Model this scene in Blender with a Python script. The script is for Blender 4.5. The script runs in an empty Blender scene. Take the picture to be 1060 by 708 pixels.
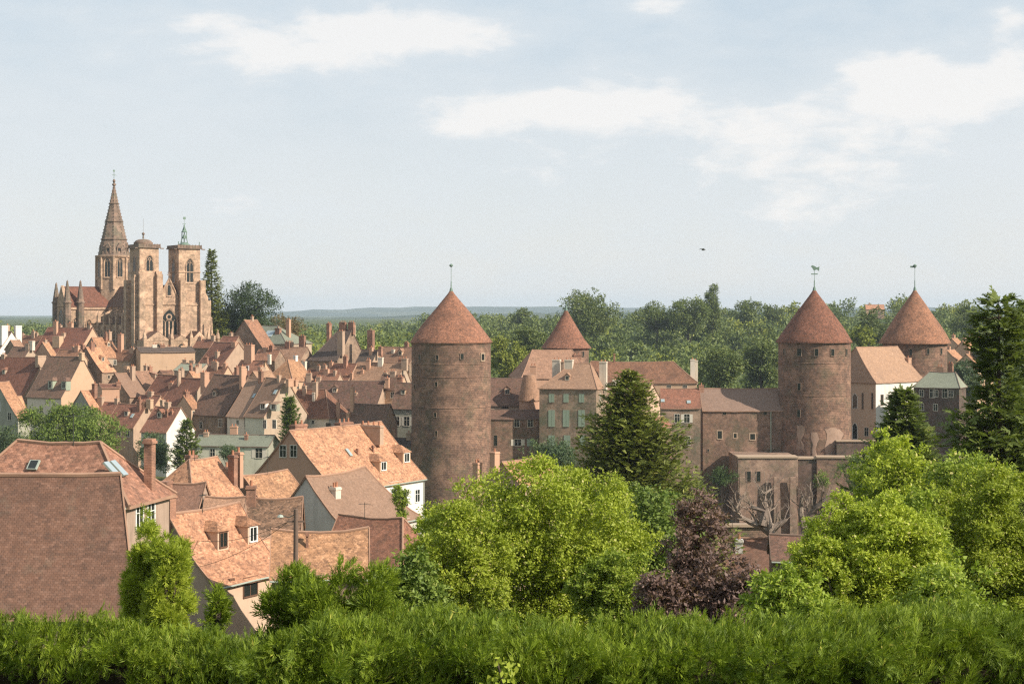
import bpy, math, random
import numpy as np
from mathutils import Vector, Matrix
from math import radians as R, sin, cos, tan, pi, sqrt
random.seed(7)
RNG = np.random.default_rng(11)
SC = bpy.context.scene
COL = SC.collection
F, HZ = 1650.0, 325.0          # lens (in photo widths of 1060) and horizon row, used to size things from the photograph

def P(px, py, Y):
    return Vector(((px-530)/F*Y, Y, -(py-HZ)/F*Y))

# ---------------------------------------------------------------- terrain height
def lerp_tab(tab, y):
    if y <= tab[0][0]: return tab[0][1]
    for (a, b), (c, d) in zip(tab, tab[1:]):
        if y <= c:
            t = (y-a)/(c-a); return b+(d-b)*t
    return tab[-1][1]
LEFT = [(-80,-2.4),(5,-2.9),(12,-3.4),(20,-5.0),(35,-8.8),(60,-15),(110,-22.5),(175,-28),(280,-33),(340,-31),(400,-26),(450,-20),(485,-15),(560,-14),(640,-20),(1000,-19),(1600,-17),(3000,-14),(14000,-14)]
RIGHT = [(-80,-2.4),(5,-2.9),(12,-3.4),(20,-5.0),(35,-8.8),(60,-15),(110,-26),(175,-36),(280,-46),(330,-46),(350,-38),(440,-35),(520,-33),(650,-27),(800,-20),(1000,-15),(1300,-13.5),(1800,-17),(3000,-16),(14000,-14)]
def ground(x, y):
    return ground0(x,y)+12*math.exp(-((x-248)/110)**2-((y-1120)/130)**2)
def ground0(x, y):
    yy = max(y, 60)
    u = x/yy*F+530
    t = min(1, max(0, (u-385)/110)); t = t*t*(3-2*t)
    z = lerp_tab(LEFT, y)*(1-t)+lerp_tab(RIGHT, y)*t
    return z

# ---------------------------------------------------------------- tagging
def tag(o, label=None, cat=None, group=None, kind=None):
    if label: o['label'] = label
    if cat: o['category'] = cat
    if group: o['group'] = group
    if kind: o['kind'] = kind
    return o
def empty(name, loc, yaw=0):
    o = bpy.data.objects.new(name, None); COL.objects.link(o)
    o.empty_display_size = 0.5
    o.location = loc; o.rotation_euler = (0,0,yaw)
    return o

# ---------------------------------------------------------------- mesh builder
class MB:
    def __init__(s): s.v=[]; s.f=[]; s.uv=[]; s.m=[]; s.sm=[]
    def face(s, pts, mat=0, uv=None, smooth=False):
        i=len(s.v); s.v += [tuple(p) for p in pts]; s.f.append(list(range(i,i+len(pts))))
        if uv is None:
            ps=[Vector(p) for p in pts]
            n=Vector((0,0,0))
            for k in range(len(ps)):
                a=ps[k]; b=ps[(k+1)%len(ps)]; n+=a.cross(b)
            if n.length<1e-9: n=Vector((0,0,1))
            n.normalize()
            t=Vector((0,0,1)).cross(n)
            if t.length<0.05: t=Vector((1,0,0))
            t.normalize(); b=n.cross(t)
            uv=[(p.dot(t),p.dot(b)) for p in ps]
        s.uv.append(uv); s.m.append(mat); s.sm.append(smooth)
    def box(s, x0,x1,y0,y1,z0,z1, mat=0, bevel=0, M=None):
        c=[Vector((x,y,z)) for z in (z0,z1) for y in (y0,y1) for x in (x0,x1)]
        if M is not None: c=[M@p for p in c]
        for q in ((0,2,3,1),(4,5,7,6),(0,1,5,4),(2,6,7,3),(0,4,6,2),(1,3,7,5)):
            s.face([c[k] for k in q], mat)
    def taper(s, x0,x1,y0,y1,z0,z1, k, mat=0, ky=None):
        """box whose top is scaled by k about its middle"""
        ky = k if ky is None else ky
        mx,my=(x0+x1)/2,(y0+y1)/2
        b=[(x0,y0),(x1,y0),(x1,y1),(x0,y1)]
        t=[(mx+(x-mx)*k,my+(y-my)*ky) for x,y in b]
        B=[(x,y,z0) for x,y in b]; T=[(x,y,z1) for x,y in t]
        s.face(B[::-1],mat)
        if k>0.01: s.face(T,mat)
        for i in range(4):
            j=(i+1)%4
            if k>0.01: s.face([B[i],B[j],T[j],T[i]],mat)
            else: s.face([B[i],B[j],(mx,my,z1)],mat)
    def lathe(s, prof, segs, cx=0, cy=0, mat=0, smooth=True, a0=0.0, a1=2*pi, wob=0.0, uo=0.0):
        """prof: (r,z) from bottom to top"""
        vv=0
        R0=max(p[0] for p in prof)
        for (r0,z0),(r1,z1) in zip(prof,prof[1:]):
            d=sqrt((r1-r0)**2+(z1-z0)**2)
            for k in range(segs):
                t0=a0+(a1-a0)*k/segs; t1=a0+(a1-a0)*(k+1)/segs
                p=[(cx+r0*cos(t0),cy+r0*sin(t0),z0),(cx+r0*cos(t1),cy+r0*sin(t1),z0),
                   (cx+r1*cos(t1),cy+r1*sin(t1),z1),(cx+r1*cos(t0),cy+r1*sin(t0),z1)]
                uv=[(t0*R0,vv),(t1*R0,vv),(t1*R0,vv+d),(t0*R0,vv+d)]
                if r1<1e-4: p=p[:3]; uv=uv[:3]
                elif r0<1e-4: p=[p[0],p[2],p[3]]; uv=[uv[0],uv[2],uv[3]]
                s.face(p,mat,uv,smooth)
            vv+=d
    def tube(s, pts, rads, n=6, mat=0):
        pts=[Vector(p) for p in pts]; rings=[]
        for i,p in enumerate(pts):
            d=(pts[min(i+1,len(pts)-1)]-pts[max(i-1,0)])
            if d.length<1e-7: d=Vector((0,0,1))
            d.normalize()
            a=d.cross(Vector((0.3,0.5,1) if abs(d.z)<.95 else (1,0,0))); a.normalize(); b=d.cross(a)
            r=rads[i] if hasattr(rads,'__len__') else rads
            rings.append([p+a*(r*cos(2*pi*k/n))+b*(r*sin(2*pi*k/n)) for k in range(n)])
        for A,B in zip(rings,rings[1:]):
            for k in range(n):
                j=(k+1)%n
                s.face([A[k],A[j],B[j],B[k]],mat,None,True)
        s.face(rings[0][::-1],mat); s.face(rings[-1],mat)
    def prism(s, pts2, y0, y1, mat=0, axis='y', closed=True):
        """outline pts2 in (x,z), extruded from y0 (front) to y1 (back); outline counter-clockwise seen from the front"""
        f=(lambda x,y,z:(x,y,z)) if axis=='y' else (lambda x,y,z:(y,x,z))
        A=[f(x,y0,z) for x,z in pts2]; B=[f(x,y1,z) for x,z in pts2]
        s.face(A,mat); s.face(B[::-1],mat)
        for i in range(len(A)):
            j=(i+1)%len(A)
            s.face([A[i],B[i],B[j],A[j]],mat)
    def build(s, name, mats, parent=None, loc=None):
        me=bpy.data.meshes.new(name)
        me.from_pydata(s.v,[],s.f)
        if not isinstance(mats,(list,tuple)): mats=[mats]
        for m in mats: me.materials.append(m)
        me.polygons.foreach_set('material_index', s.m)
        me.polygons.foreach_set('use_smooth', s.sm)
        ul=me.uv_layers.new(name='UVMap')
        flat=[c for f in s.uv for p in f for c in p]
        ul.data.foreach_set('uv', flat)
        # weld so that smooth shading works
        import bmesh
        bm=bmesh.new(); bm.from_mesh(me); bmesh.ops.remove_doubles(bm,verts=bm.verts,dist=0.0004)
        bmesh.ops.recalc_face_normals(bm,faces=bm.faces)
        bm.to_mesh(me); bm.free()
        if any(s.sm): me.set_sharp_from_angle(angle=R(35))
        o=bpy.data.objects.new(name,me); COL.objects.link(o)
        if parent is not None: o.parent=parent
        if loc is not None: o.location=loc
        return o

# ---------------------------------------------------------------- materials
class NT:
    def __init__(s,name):
        s.m=bpy.data.materials.new(name); s.m.use_nodes=True; s.t=s.m.node_tree
        s.t.nodes.clear()
        s.out=s.n('ShaderNodeOutputMaterial')
    def n(s,typ,**kw):
        x=s.t.nodes.new(typ)
        for k,v in kw.items():
            if hasattr(x,k): setattr(x,k,v)
        return x
    def l(s,a,b): s.t.links.new(a,b)
    def noise(s,vec,scale,detail=4,rough=.6,dist=0):
        x=s.n('ShaderNodeTexNoise'); x.inputs['Scale'].default_value=scale
        x.inputs['Detail'].default_value=detail; x.inputs['Roughness'].default_value=rough
        x.inputs['Distortion'].default_value=dist
        if vec is not None: s.l(vec,x.inputs['Vector'])
        return x.outputs['Fac']
    def mapr(s,v,a,b,c=0,d=1):
        x=s.n('ShaderNodeMapRange'); s.l(v,x.inputs['Value'])
        for k,q in zip(('From Min','From Max','To Min','To Max'),(a,b,c,d)): x.inputs[k].default_value=q
        x.clamp=True
        return x.outputs['Result']
    def mix(s,f,a,b,mode='MIX'):
        x=s.n('ShaderNodeMix',data_type='RGBA',blend_type=mode)
        if isinstance(f,(int,float)): x.inputs[0].default_value=f
        else: s.l(f,x.inputs[0])
        for i,q in ((6,a),(7,b)):
            if isinstance(q,(tuple,list)): x.inputs[i].default_value=(*q[:3],1)
            else: s.l(q,x.inputs[i])
        return x.outputs[2]
    def math(s,op,a,b=0.5):
        x=s.n('ShaderNodeMath',operation=op)
        for i,q in ((0,a),(1,b)):
            if isinstance(q,(int,float)): x.inputs[i].default_value=q
            else: s.l(q,x.inputs[i])
        return x.outputs[0]
    def scalevec(s,vec,sc):
        x=s.n('ShaderNodeVectorMath',operation='MULTIPLY'); s.l(vec,x.inputs[0]); x.inputs[1].default_value=sc
        return x.outputs[0]
    def principled(s,col,rough=.85,spec=.25,bump=None,bstr=.3,bdist=.03,metal=0):
        b=s.n('ShaderNodeBsdfPrincipled')
        if isinstance(col,(tuple,list)): b.inputs['Base Color'].default_value=(*col[:3],1)
        else: s.l(col,b.inputs['Base Color'])
        if isinstance(rough,(int,float)): b.inputs['Roughness'].default_value=rough
        else: s.l(rough,b.inputs['Roughness'])
        b.inputs['Specular IOR Level'].default_value=spec
        b.inputs['Metallic'].default_value=metal
        if bump is not None:
            bp=s.n('ShaderNodeBump'); bp.inputs['Strength'].default_value=bstr; bp.inputs['Distance'].default_value=bdist
            s.l(bump,bp.inputs['Height']); s.l(bp.outputs[0],b.inputs['Normal'])
        s.l(b.outputs[0],s.out.inputs['Surface'])
        return b

def objvec(t):
    """per-object offset so no two things share the same stains"""
    tc=t.n('ShaderNodeTexCoord'); oi=t.n('ShaderNodeObjectInfo')
    a=t.n('ShaderNodeVectorMath',operation='ADD'); 
    mu=t.math('MULTIPLY',oi.outputs['Random'],73.0)
    t.l(tc.outputs['Object'],a.inputs[0]); t.l(mu,a.inputs[1])
    return tc,oi,a.outputs[0]

def tile_mat(name, a, b, dark, moss=(.10,.10,.05), mossamt=.25, spk=.5, tw=.19, th=.13, stain=.6):
    t=NT(name); tc,oi,ov=objvec(t)
    uv=tc.outputs['UV']
    # every tile has its own shade: cells of one tile, courses offset by half
    su=t.n('ShaderNodeSeparateXYZ'); t.l(uv,su.inputs[0])
    wob=t.math('MULTIPLY',t.math('SUBTRACT',t.noise(ov,.9,3,.5),.5),.10)
    vv=t.math('DIVIDE',t.math('ADD',su.outputs[1],wob),th); vr=t.math('FLOOR',vv)
    uu=t.math('ADD',t.math('DIVIDE',su.outputs[0],tw),t.math('MULTIPLY',vr,.5)); uf=t.math('FLOOR',uu)
    cc=t.n('ShaderNodeCombineXYZ'); t.l(uf,cc.inputs[0]); t.l(vr,cc.inputs[1]); t.l(t.math('MULTIPLY',oi.outputs['Random'],91.0),cc.inputs[2])
    wn=t.n('ShaderNodeTexWhiteNoise'); wn.noise_dimensions='3D'; t.l(cc.outputs[0],wn.inputs['Vector'])
    sp=t.n('ShaderNodeSeparateColor'); t.l(wn.outputs['Color'],sp.inputs[0])
    col=t.mix(sp.outputs[2],a,b)
    col=t.mix(t.mapr(sp.outputs[0],.68,.95,0,spk),col,dark)
    col=t.mix(t.mapr(sp.outputs[1],.75,.98,0,spk*.8),col,[min(1,c*1.55+.03) for c in a])
    # patches where tiles were replaced or have darkened
    vo=t.n('ShaderNodeTexVoronoi'); vo.inputs['Scale'].default_value=1.1; t.l(t.scalevec(ov,(1,1,1.4)),vo.inputs['Vector'])
    nz=t.noise(ov,1.5,8,.88); col=t.mix(t.mapr(nz,.49,.6,0,min(1,spk*1.5)),col,dark)
    nz2=t.noise(t.scalevec(ov,(1.3,1.1,1.7)),1.7,7,.85); col=t.mix(t.mapr(nz2,.51,.62,0,spk),col,[min(1,c*1.4+.02) for c in a])
    # weather stains
    n1=t.noise(ov,.35,6,.65,.4)
    col=t.mix(t.mapr(n1,.48,.68,0,stain),col,dark)
    n3=t.noise(ov,1.6,5,.7)
    col=t.mix(t.mapr(n3,.45,.75,0,.45),col,[c*1.25 for c in b])
    n2=t.noise(t.scalevec(ov,(1,1,.5)),.8,8,.75)
    col=t.mix(t.mapr(n2,.6-.12*mossamt,.72,0,min(1,mossamt*2)),col,moss)
    hs=t.n('ShaderNodeHueSaturation'); t.l(col,hs.inputs['Color'])
    t.l(t.mapr(oi.outputs['Random'],0,1,.78,1.2),hs.inputs['Value'])
    t.l(t.mapr(t.math('FRACT',t.math('MULTIPLY',oi.outputs['Random'],17.0)),0,1,.498,.507),hs.inputs['Hue'])
    # overlapping courses: sawtooth down the slope
    saw=t.math('FRACT',vv)
    gap=t.mapr(t.math('ABSOLUTE',t.math('SUBTRACT',t.math('FRACT',uu),.5)),.44,.5,0,-.5)
    h=t.math('ADD',t.math('MULTIPLY',saw,-.7),t.math('ADD',gap,t.math('MULTIPLY',sp.outputs[0],.9)))
    t.principled(hs.outputs[0],.9,.15,h,.8,.03)
    return t.m

def stone_mat(name, a, b, dark, green=(.10,.12,.07), greenamt=.2, cw=.45, ch=.22, streak=.5, joint=.5, bs=.5, pale=None):
    t=NT(name); tc,oi,ov=objvec(t)
    uv=tc.outputs['UV']
    br=t.n('ShaderNodeTexBrick'); t.l(uv,br.inputs['Vector'])
    br.inputs['Color1'].default_value=(*a,1); br.inputs['Color2'].default_value=(*b,1)
    br.inputs['Mortar'].default_value=(*[x*joint+y*(1-joint) for x,y in zip(dark,a)],1)
    br.inputs['Scale'].default_value=1; br.inputs['Mortar Size'].default_value=.02
    br.inputs['Brick Width'].default_value=cw; br.inputs['Row Height'].default_value=ch
    br.inputs['Mortar Smooth'].default_value=.5
    col=br.outputs['Color']
    n1=t.noise(ov,.9,9,.8,.3)
    col=t.mix(t.mapr(n1,.45,.58,0,.8),col,dark)
    n0=t.noise(ov,2.2,8,.88); col=t.mix(t.mapr(n0,.49,.58,0,.6),col,[x*.7 for x in dark])
    n2=t.noise(t.scalevec(ov,(1,1,.16)),.55,6,.7)
    col=t.mix(t.mapr(n2,.5,.68,0,streak),col,[c*.8 for c in dark])
    n3=t.noise(ov,.28,7,.75,.5)
    col=t.mix(t.mapr(n3,.49,.6,0,greenamt),col,green)
    n6=t.noise(t.scalevec(ov,(.6,.6,.9)),.4,8,.8,.1); col=t.mix(t.mapr(n6,.5,.62,0,.5),col,[min(1,x*1.5) for x in a])
    n4=t.noise(ov,2.2,8,.8)
    col=t.mix(t.mapr(n4,.52,.64,0,.55),col,[min(1,c*1.35) for c in b])
    if pale: 
        n5=t.noise(ov,.16,5,.6,.8); col=t.mix(t.mapr(n5,.58,.64,0,.6),col,pale)
    t.principled(col,.92,.15,t.math('ADD',t.math('MULTIPLY',br.outputs['Fac'],-.6),n4),bs,.06)
    return t.m

def plaster_mat(name, a, dirt=.35, dk=None, streak=.4):
    t=NT(name); tc,oi,ov=objvec(t)
    dk=dk or [c*.5 for c in a]
    n1=t.noise(ov,.5,7,.7,.3); col=t.mix(t.mapr(n1,.45,.7,0,dirt),a,dk)
    n2=t.noise(t.scalevec(ov,(1,1,.12)),1.1,6,.7); col=t.mix(t.mapr(n2,.5,.72,0,streak),col,[c*.85 for c in dk])
    n3=t.noise(ov,5,6,.8); col=t.mix(t.mapr(n3,.5,.75,0,.2),col,[min(1,c*1.2) for c in a])
    t.principled(col,.9,.15,n3,.25,.02)
    return t.m

def plain_mat(name, a, rough=.6, spec=.3, var=.25, metal=0):
    t=NT(name); tc,oi,ov=objvec(t)
    n=t.noise(ov,3,5,.7); col=t.mix(t.mapr(n,.35,.7,0,var),a,[c*.55 for c in a])
    t.principled(col,rough,spec,n,.1,.01,metal)
    return t.m

def leaf_mat(name, a, b, c=None, trans=.35, rough=.55):
    """a..b by each leaf's own tint, c on a few"""
    t=NT(name); at=t.n('ShaderNodeAttribute'); at.attribute_name='tint'
    oi=t.n('ShaderNodeObjectInfo')
    col=t.mix(at.outputs['Fac'],a,b)
    if c: col=t.mix(t.mapr(at.outputs['Fac'],.93,.97,0,1),col,c)
    hs=t.n('ShaderNodeHueSaturation'); t.l(col,hs.inputs['Color'])
    t.l(t.mapr(oi.outputs['Random'],0,1,.9,1.1),hs.inputs['Value'])
    b1=t.n('ShaderNodeBsdfPrincipled'); t.l(hs.outputs[0],b1.inputs['Base Color'])
    b1.inputs['Roughness'].default_value=rough; b1.inputs['Specular IOR Level'].default_value=.25
    tr=t.n('ShaderNodeBsdfTranslucent'); br=t.mix(1.0,hs.outputs[0],(1.15,1.2,.6),'MULTIPLY'); t.l(br,tr.inputs['Color'])
    mx=t.n('ShaderNodeMixShader'); mx.inputs[0].default_value=trans
    t.l(b1.outputs[0],mx.inputs[1]); t.l(tr.outputs[0],mx.inputs[2]); t.l(mx.outputs[0],t.out.inputs['Surface'])
    return t.m

T=dict(
 old=tile_mat('old_brown_tiles',(.32,.158,.098),(.24,.115,.073),(.10,.062,.046),mossamt=.2),
 maroon=tile_mat('dark_red_tiles',(.27,.118,.077),(.195,.086,.058),(.085,.052,.04),mossamt=.15,stain=.5),
 orange=tile_mat('weathered_orange_tiles',(.47,.245,.14),(.35,.175,.10),(.165,.09,.06),(.19,.15,.09),.2,spk=.75,stain=.5),
 tan=tile_mat('pale_tan_tiles',(.36,.21,.135),(.28,.16,.105),(.16,.10,.07),mossamt=.2,stain=.5),
 moss=tile_mat('mossy_dark_tiles',(.185,.10,.07),(.125,.075,.055),(.06,.045,.036),(.075,.08,.04),.4),
 grey=tile_mat('grey_brown_flat_tiles',(.285,.18,.125),(.235,.145,.10),(.15,.10,.072),mossamt=.15,spk=.25,stain=.4),
 big=tile_mat('purple_brown_flat_tiles',(.225,.118,.084),(.18,.094,.068),(.10,.065,.053),(.19,.15,.11),.3,spk=.45,tw=.14,th=.10,stain=.5),
 slate=tile_mat('dark_slates',(.11,.078,.062),(.08,.06,.05),(.05,.04,.034),mossamt=.1,stain=.3),
 greenslate=tile_mat('grey_green_slates',(.225,.235,.175),(.19,.20,.15),(.12,.125,.10),mossamt=.1,stain=.3,spk=.2),
 tan2=tile_mat('new_tan_tiles',(.35,.215,.14),(.27,.16,.103),(.22,.14,.10),mossamt=.1,spk=.5,stain=.5),
 grey2=tile_mat('faded_grey_brown_tiles',(.225,.15,.11),(.19,.125,.095),(.13,.09,.07),mossamt=.1,spk=.25,stain=.3),
 old2=tile_mat('patchy_brown_tiles',(.36,.18,.115),(.27,.13,.085),(.13,.075,.055),mossamt=.2,spk=.7,stain=.5),
 moss2=tile_mat('mottled_dark_tiles',(.30,.17,.11),(.20,.12,.08),(.08,.055,.042),(.10,.08,.05),.35,spk=.9,stain=.9),
 cone=tile_mat('tower_cone_tiles',(.33,.145,.088),(.20,.092,.06),(.085,.052,.039),(.12,.105,.065),.25,spk=.7,stain=.6),
)
W=dict(
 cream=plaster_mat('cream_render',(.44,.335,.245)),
 creamf=plaster_mat('pale_front_render',(.66,.56,.45),.25,(.38,.3,.22)),  # cream brightened on fronts and backs to make up for little sun
 greenf=plaster_mat('pale_green_front_render',(.55,.52,.41),.3),  # green render brightened likewise where fronts get little sun
 peach=plaster_mat('peach_render',(.50,.30,.20),.2,streak=.15),
 pale=plaster_mat('pale_sandy_render',(.52,.35,.23),.2,streak=.12),
 white=plaster_mat('whitewash',(.68,.64,.58),.25,(.45,.38,.3)),
 salmon=plaster_mat('salmon_render',(.46,.28,.19),.2,streak=.2),
 pinkgrey=plaster_mat('pink_grey_render',(.40,.29,.22),.45,streak=.6),
 greygreen=plaster_mat('grey_green_render',(.33,.32,.25),.4),
 bluewhite=plaster_mat('bluish_white_render',(.56,.52,.45),.3),
 rubble=stone_mat('rubble_stone',(.36,.25,.175),(.30,.21,.145),(.17,.12,.09),greenamt=.15),
 castle=stone_mat('castle_rubble',(.33,.205,.145),(.24,.15,.108),(.125,.09,.07),greenamt=.4,bs=.9),
 tower=stone_mat('tower_granite_rubble',(.31,.183,.127),(.21,.124,.09),(.10,.07,.055),greenamt=.3,bs=1.0,cw=.6,ch=.35,streak=.35),
 church=stone_mat('church_limestone',(.59,.395,.268),(.48,.32,.215),(.21,.145,.105),greenamt=.2,cw=.9,ch=.45,streak=.45,joint=.3),
 churchdark=stone_mat('weathered_spire_stone',(.29,.195,.145),(.235,.16,.12),(.11,.088,.068),(.13,.15,.10),.4,cw=.7,ch=.5),
 ivy=stone_mat('stone_under_creeper',(.36,.245,.175),(.28,.195,.14),(.15,.12,.085),(.11,.13,.08),.75),
 streak=stone_mat('rain_streaked_stone',(.36,.24,.175),(.31,.20,.15),(.17,.115,.09),greenamt=.35,streak=.95),
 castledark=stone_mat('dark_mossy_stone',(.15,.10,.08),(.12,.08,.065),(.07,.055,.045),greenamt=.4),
 pale2=plaster_mat('old_mortar',(.34,.23,.17),.6),
 salmon2=plaster_mat('warm_pale_render',(.56,.40,.29),.2,streak=.2),
 shutterw=plaster_mat('grey_green_dormer_boards',(.32,.36,.27),.3),
 brick=stone_mat('chimney_brick',(.42,.22,.145),(.33,.17,.11),(.2,.12,.09),greenamt=.05,cw=.22,ch=.08),
 chim=plaster_mat('sooty_chimney_render',(.44,.31,.22),.4,(.22,.155,.115)),
 chimw=plaster_mat('pale_chimney_render',(.66,.58,.47),.3,(.35,.27,.2)),
 pot2=plain_mat('sooty_pot',(.2,.12,.09),.8),
 pot=plain_mat('terracotta',(.42,.19,.11),.8),
)
G=dict(
 dark=plain_mat('dark_window_glass',(.022,.025,.022),.12,.5,.1),
 sky=plain_mat('pale_window_glass',(.30,.36,.38),.1,.6,.1),
 frame=plain_mat('pale_window_paint',(.62,.56,.46),.6),
 wframe=plain_mat('white_window_paint',(.78,.76,.72),.5,var=.1),
 brown=plain_mat('brown_window_paint',(.15,.08,.05),.6),
 shutter=plain_mat('grey_green_shutter_paint',(.30,.36,.27),.7),
 bares=plain_mat('worn_opening_edge',(.26,.185,.135),.9),
 stonef=plain_mat('dressed_stone_surround',(.42,.31,.22),.9),
 iron=plain_mat('dark_iron',(.05,.055,.045),.6),
 verd=plain_mat('verdigris_metal',(.16,.23,.18),.6),
 zinc=plain_mat('weathered_zinc',(.36,.40,.34),.6),
 bark=stone_mat('bark',(.10,.075,.055),(.085,.062,.045),(.045,.035,.028),greenamt=.2,cw=.06,ch=.4),
 deadbark=stone_mat('bare_grey_bark',(.33,.265,.21),(.26,.205,.16),(.16,.12,.1),greenamt=.1,cw=.06,ch=.4),
 wood=plain_mat('weathered_pole_wood',(.16,.11,.085),.9),
 drain=plain_mat('pale_drainpipe',(.33,.36,.28),.6),
)
# ---------------------------------------------------------------- parts of buildings
def window(parent, o, ax, n, w, h, style='frame', name='window', arch=False, proud=.05, depthless=False):
    """o: centre of the opening on the wall, ax: unit vector to the right seen from outside, n: outward normal (parent's coordinates)"""
    ax=Vector(ax); n=Vector(n); o=Vector(o); up=Vector((0,0,1))
    fm={'frame':G['frame'],'white':G['wframe'],'brown':G['brown'],'shutter':G['frame'],'stone':G['stonef'],'green':G['shutter'],'bare':G['bares']}[style]
    M=Matrix((( ax.x,n.x,0,o.x),(ax.y,n.y,0,o.y),(0,0,1,o.z),(0,0,0,1)))
    b=MB(); t=.09 if style!='stone' else .2
    if arch:
        out=arch_pts(w+2*t,h+2*t,.9); inn=arch_pts(w,h,.9)
        k=len(out)
        for i in range(k):
            j=(i+1)%k
            a0=M@Vector((out[i][0],proud,out[i][1])); a1=M@Vector((out[j][0],proud,out[j][1]))
            b0=M@Vector((inn[i][0],proud,inn[i][1])); b1=M@Vector((inn[j][0],proud,inn[j][1]))
            c0=M@Vector((out[i][0],-.1,out[i][1])); c1=M@Vector((out[j][0],-.1,out[j][1]))
            e0=M@Vector((inn[i][0],-.1,inn[i][1])); e1=M@Vector((inn[j][0],-.1,inn[j][1]))
            b.face([a0,a1,b1,b0]); b.face([c0,c1,a1,a0]); b.face([e0,e1,b1,b0])
    else:
        b.box(-w/2-t,-w/2,-.1,proud,-h/2-t,h/2+t,0,M=M); b.box(w/2,w/2+t,-.1,proud,-h/2-t,h/2+t,0,M=M)
        b.box(-w/2,w/2,-.1,proud,h/2,h/2+t,0,M=M); b.box(-w/2-.06,w/2+.06,-.1,proud+.05,-h/2-t,-h/2,0,M=M)
        if style in('frame','white','brown','shutter'):
            b.box(-.03,.03,-.1,.03,-h/2,h/2,0,M=M)
            if h>1: b.box(-w/2,w/2,-.1,.028,h*.12,h*.12+.04,0,M=M)
        elif style=='green':
            pass
    fr=b.build(name,fm,parent)
    g=MB()
    if arch: g.face([M@Vector((x,.012,z)) for x,z in arch_pts(w,h,.9)])
    else: g.box(-w/2,w/2,-.08,.012,-h/2,h/2,0,M=M)
    g.build('pane',G['dark'],fr)
    if style in('shutter','green'):
        for s in (-1,1):
            q=MB()
            if style=='shutter': x0,x1=sorted((s*(w/2+t),s*(w/2+t+w*.5)))
            else: x0,x1=sorted((s*.02,s*w/2))
            q.box(x0,x1,.0,.045,-h/2,h/2,0,M=M)
            q.build('shutter',G['frame'] if style=='shutter' else G['shutter'],fr)
    return fr

def arch_pts(w,h,sharp=1.0,n=5):
    """pointed arch outline centred on the opening, counter-clockwise; h overall"""
    r=w*sharp; sp=h/2-sqrt(max(1e-6,r*r-(r-w/2)**2))
    pts=[(-w/2,-h/2),(w/2,-h/2)]
    a1=math.acos((r-w/2)/r)
    for i in range(n+1):
        a=a1*i/n; pts.append((w/2-r+r*cos(a), sp+r*sin(a)))
    for i in range(n-1,-1,-1):
        a=a1*i/n; pts.append((-(w/2-r+r*cos(a)), sp+r*sin(a)))
    return pts

def gothic_window(parent, o, ax, n, w, h, lights=2, frame=None, name='window', t=.35):
    ax=Vector(ax); n=Vector(n); o=Vector(o)
    M=Matrix(((ax.x,n.x,0,o.x),(ax.y,n.y,0,o.y),(0,0,1,o.z),(0,0,0,1)))
    out=arch_pts(w+2*t,h+2*t); inn=arch_pts(w,h); b=MB(); k=len(out)
    pr=.25
    for i in range(k):
        j=(i+1)%k
        V=lambda p,y: M@Vector((p[0],y,p[1]))
        b.face([V(out[i],pr),V(out[j],pr),V(inn[j],pr*.2),V(inn[i],pr*.2)])
        b.face([V(out[i],-.1),V(out[j],-.1),V(out[j],pr),V(out[i],pr)])
    for q in range(1,lights):
        x=-w/2+w*q/lights; top=h/2-w*.75
        b.box(x-.07*w/2,x+.07*w/2,-.05,.09,-h/2,top,M=M)
    # tracery: small heads on the lights and a ring above
    lw=w/lights
    for q in range(lights):
        cx=-w/2+lw*(q+.5); top=h/2-w*.75
        A=arch_pts(lw,lw*1.2,1.0,3); B=arch_pts(lw*.72,lw*1.0,1.0,3)
        for i in range(2,len(A)-1):
            a=[(p[0]+cx,p[1]+top-.1*lw) for p in (A[i],A[i+1],B[i+1],B[i])]
            b.face([M@Vector((x,.08,z)) for x,z in a])
    r1=w*.2; cz=h/2-w*.45
    for i in range(10):
        a,c=2*pi*i/10,2*pi*(i+1)/10
        b.face([M@Vector((r*cos(t_),.08,cz+r*sin(t_))) for r,t_ in ((r1,a),(r1,c),(r1*.6,c),(r1*.6,a))])
    fr=b.build(name,frame or W['church'],parent)
    g=MB(); g.face([M@Vector((x,.02,z)) for x,z in inn]); g.build('pane',G['dark'],fr)
    return fr

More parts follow.
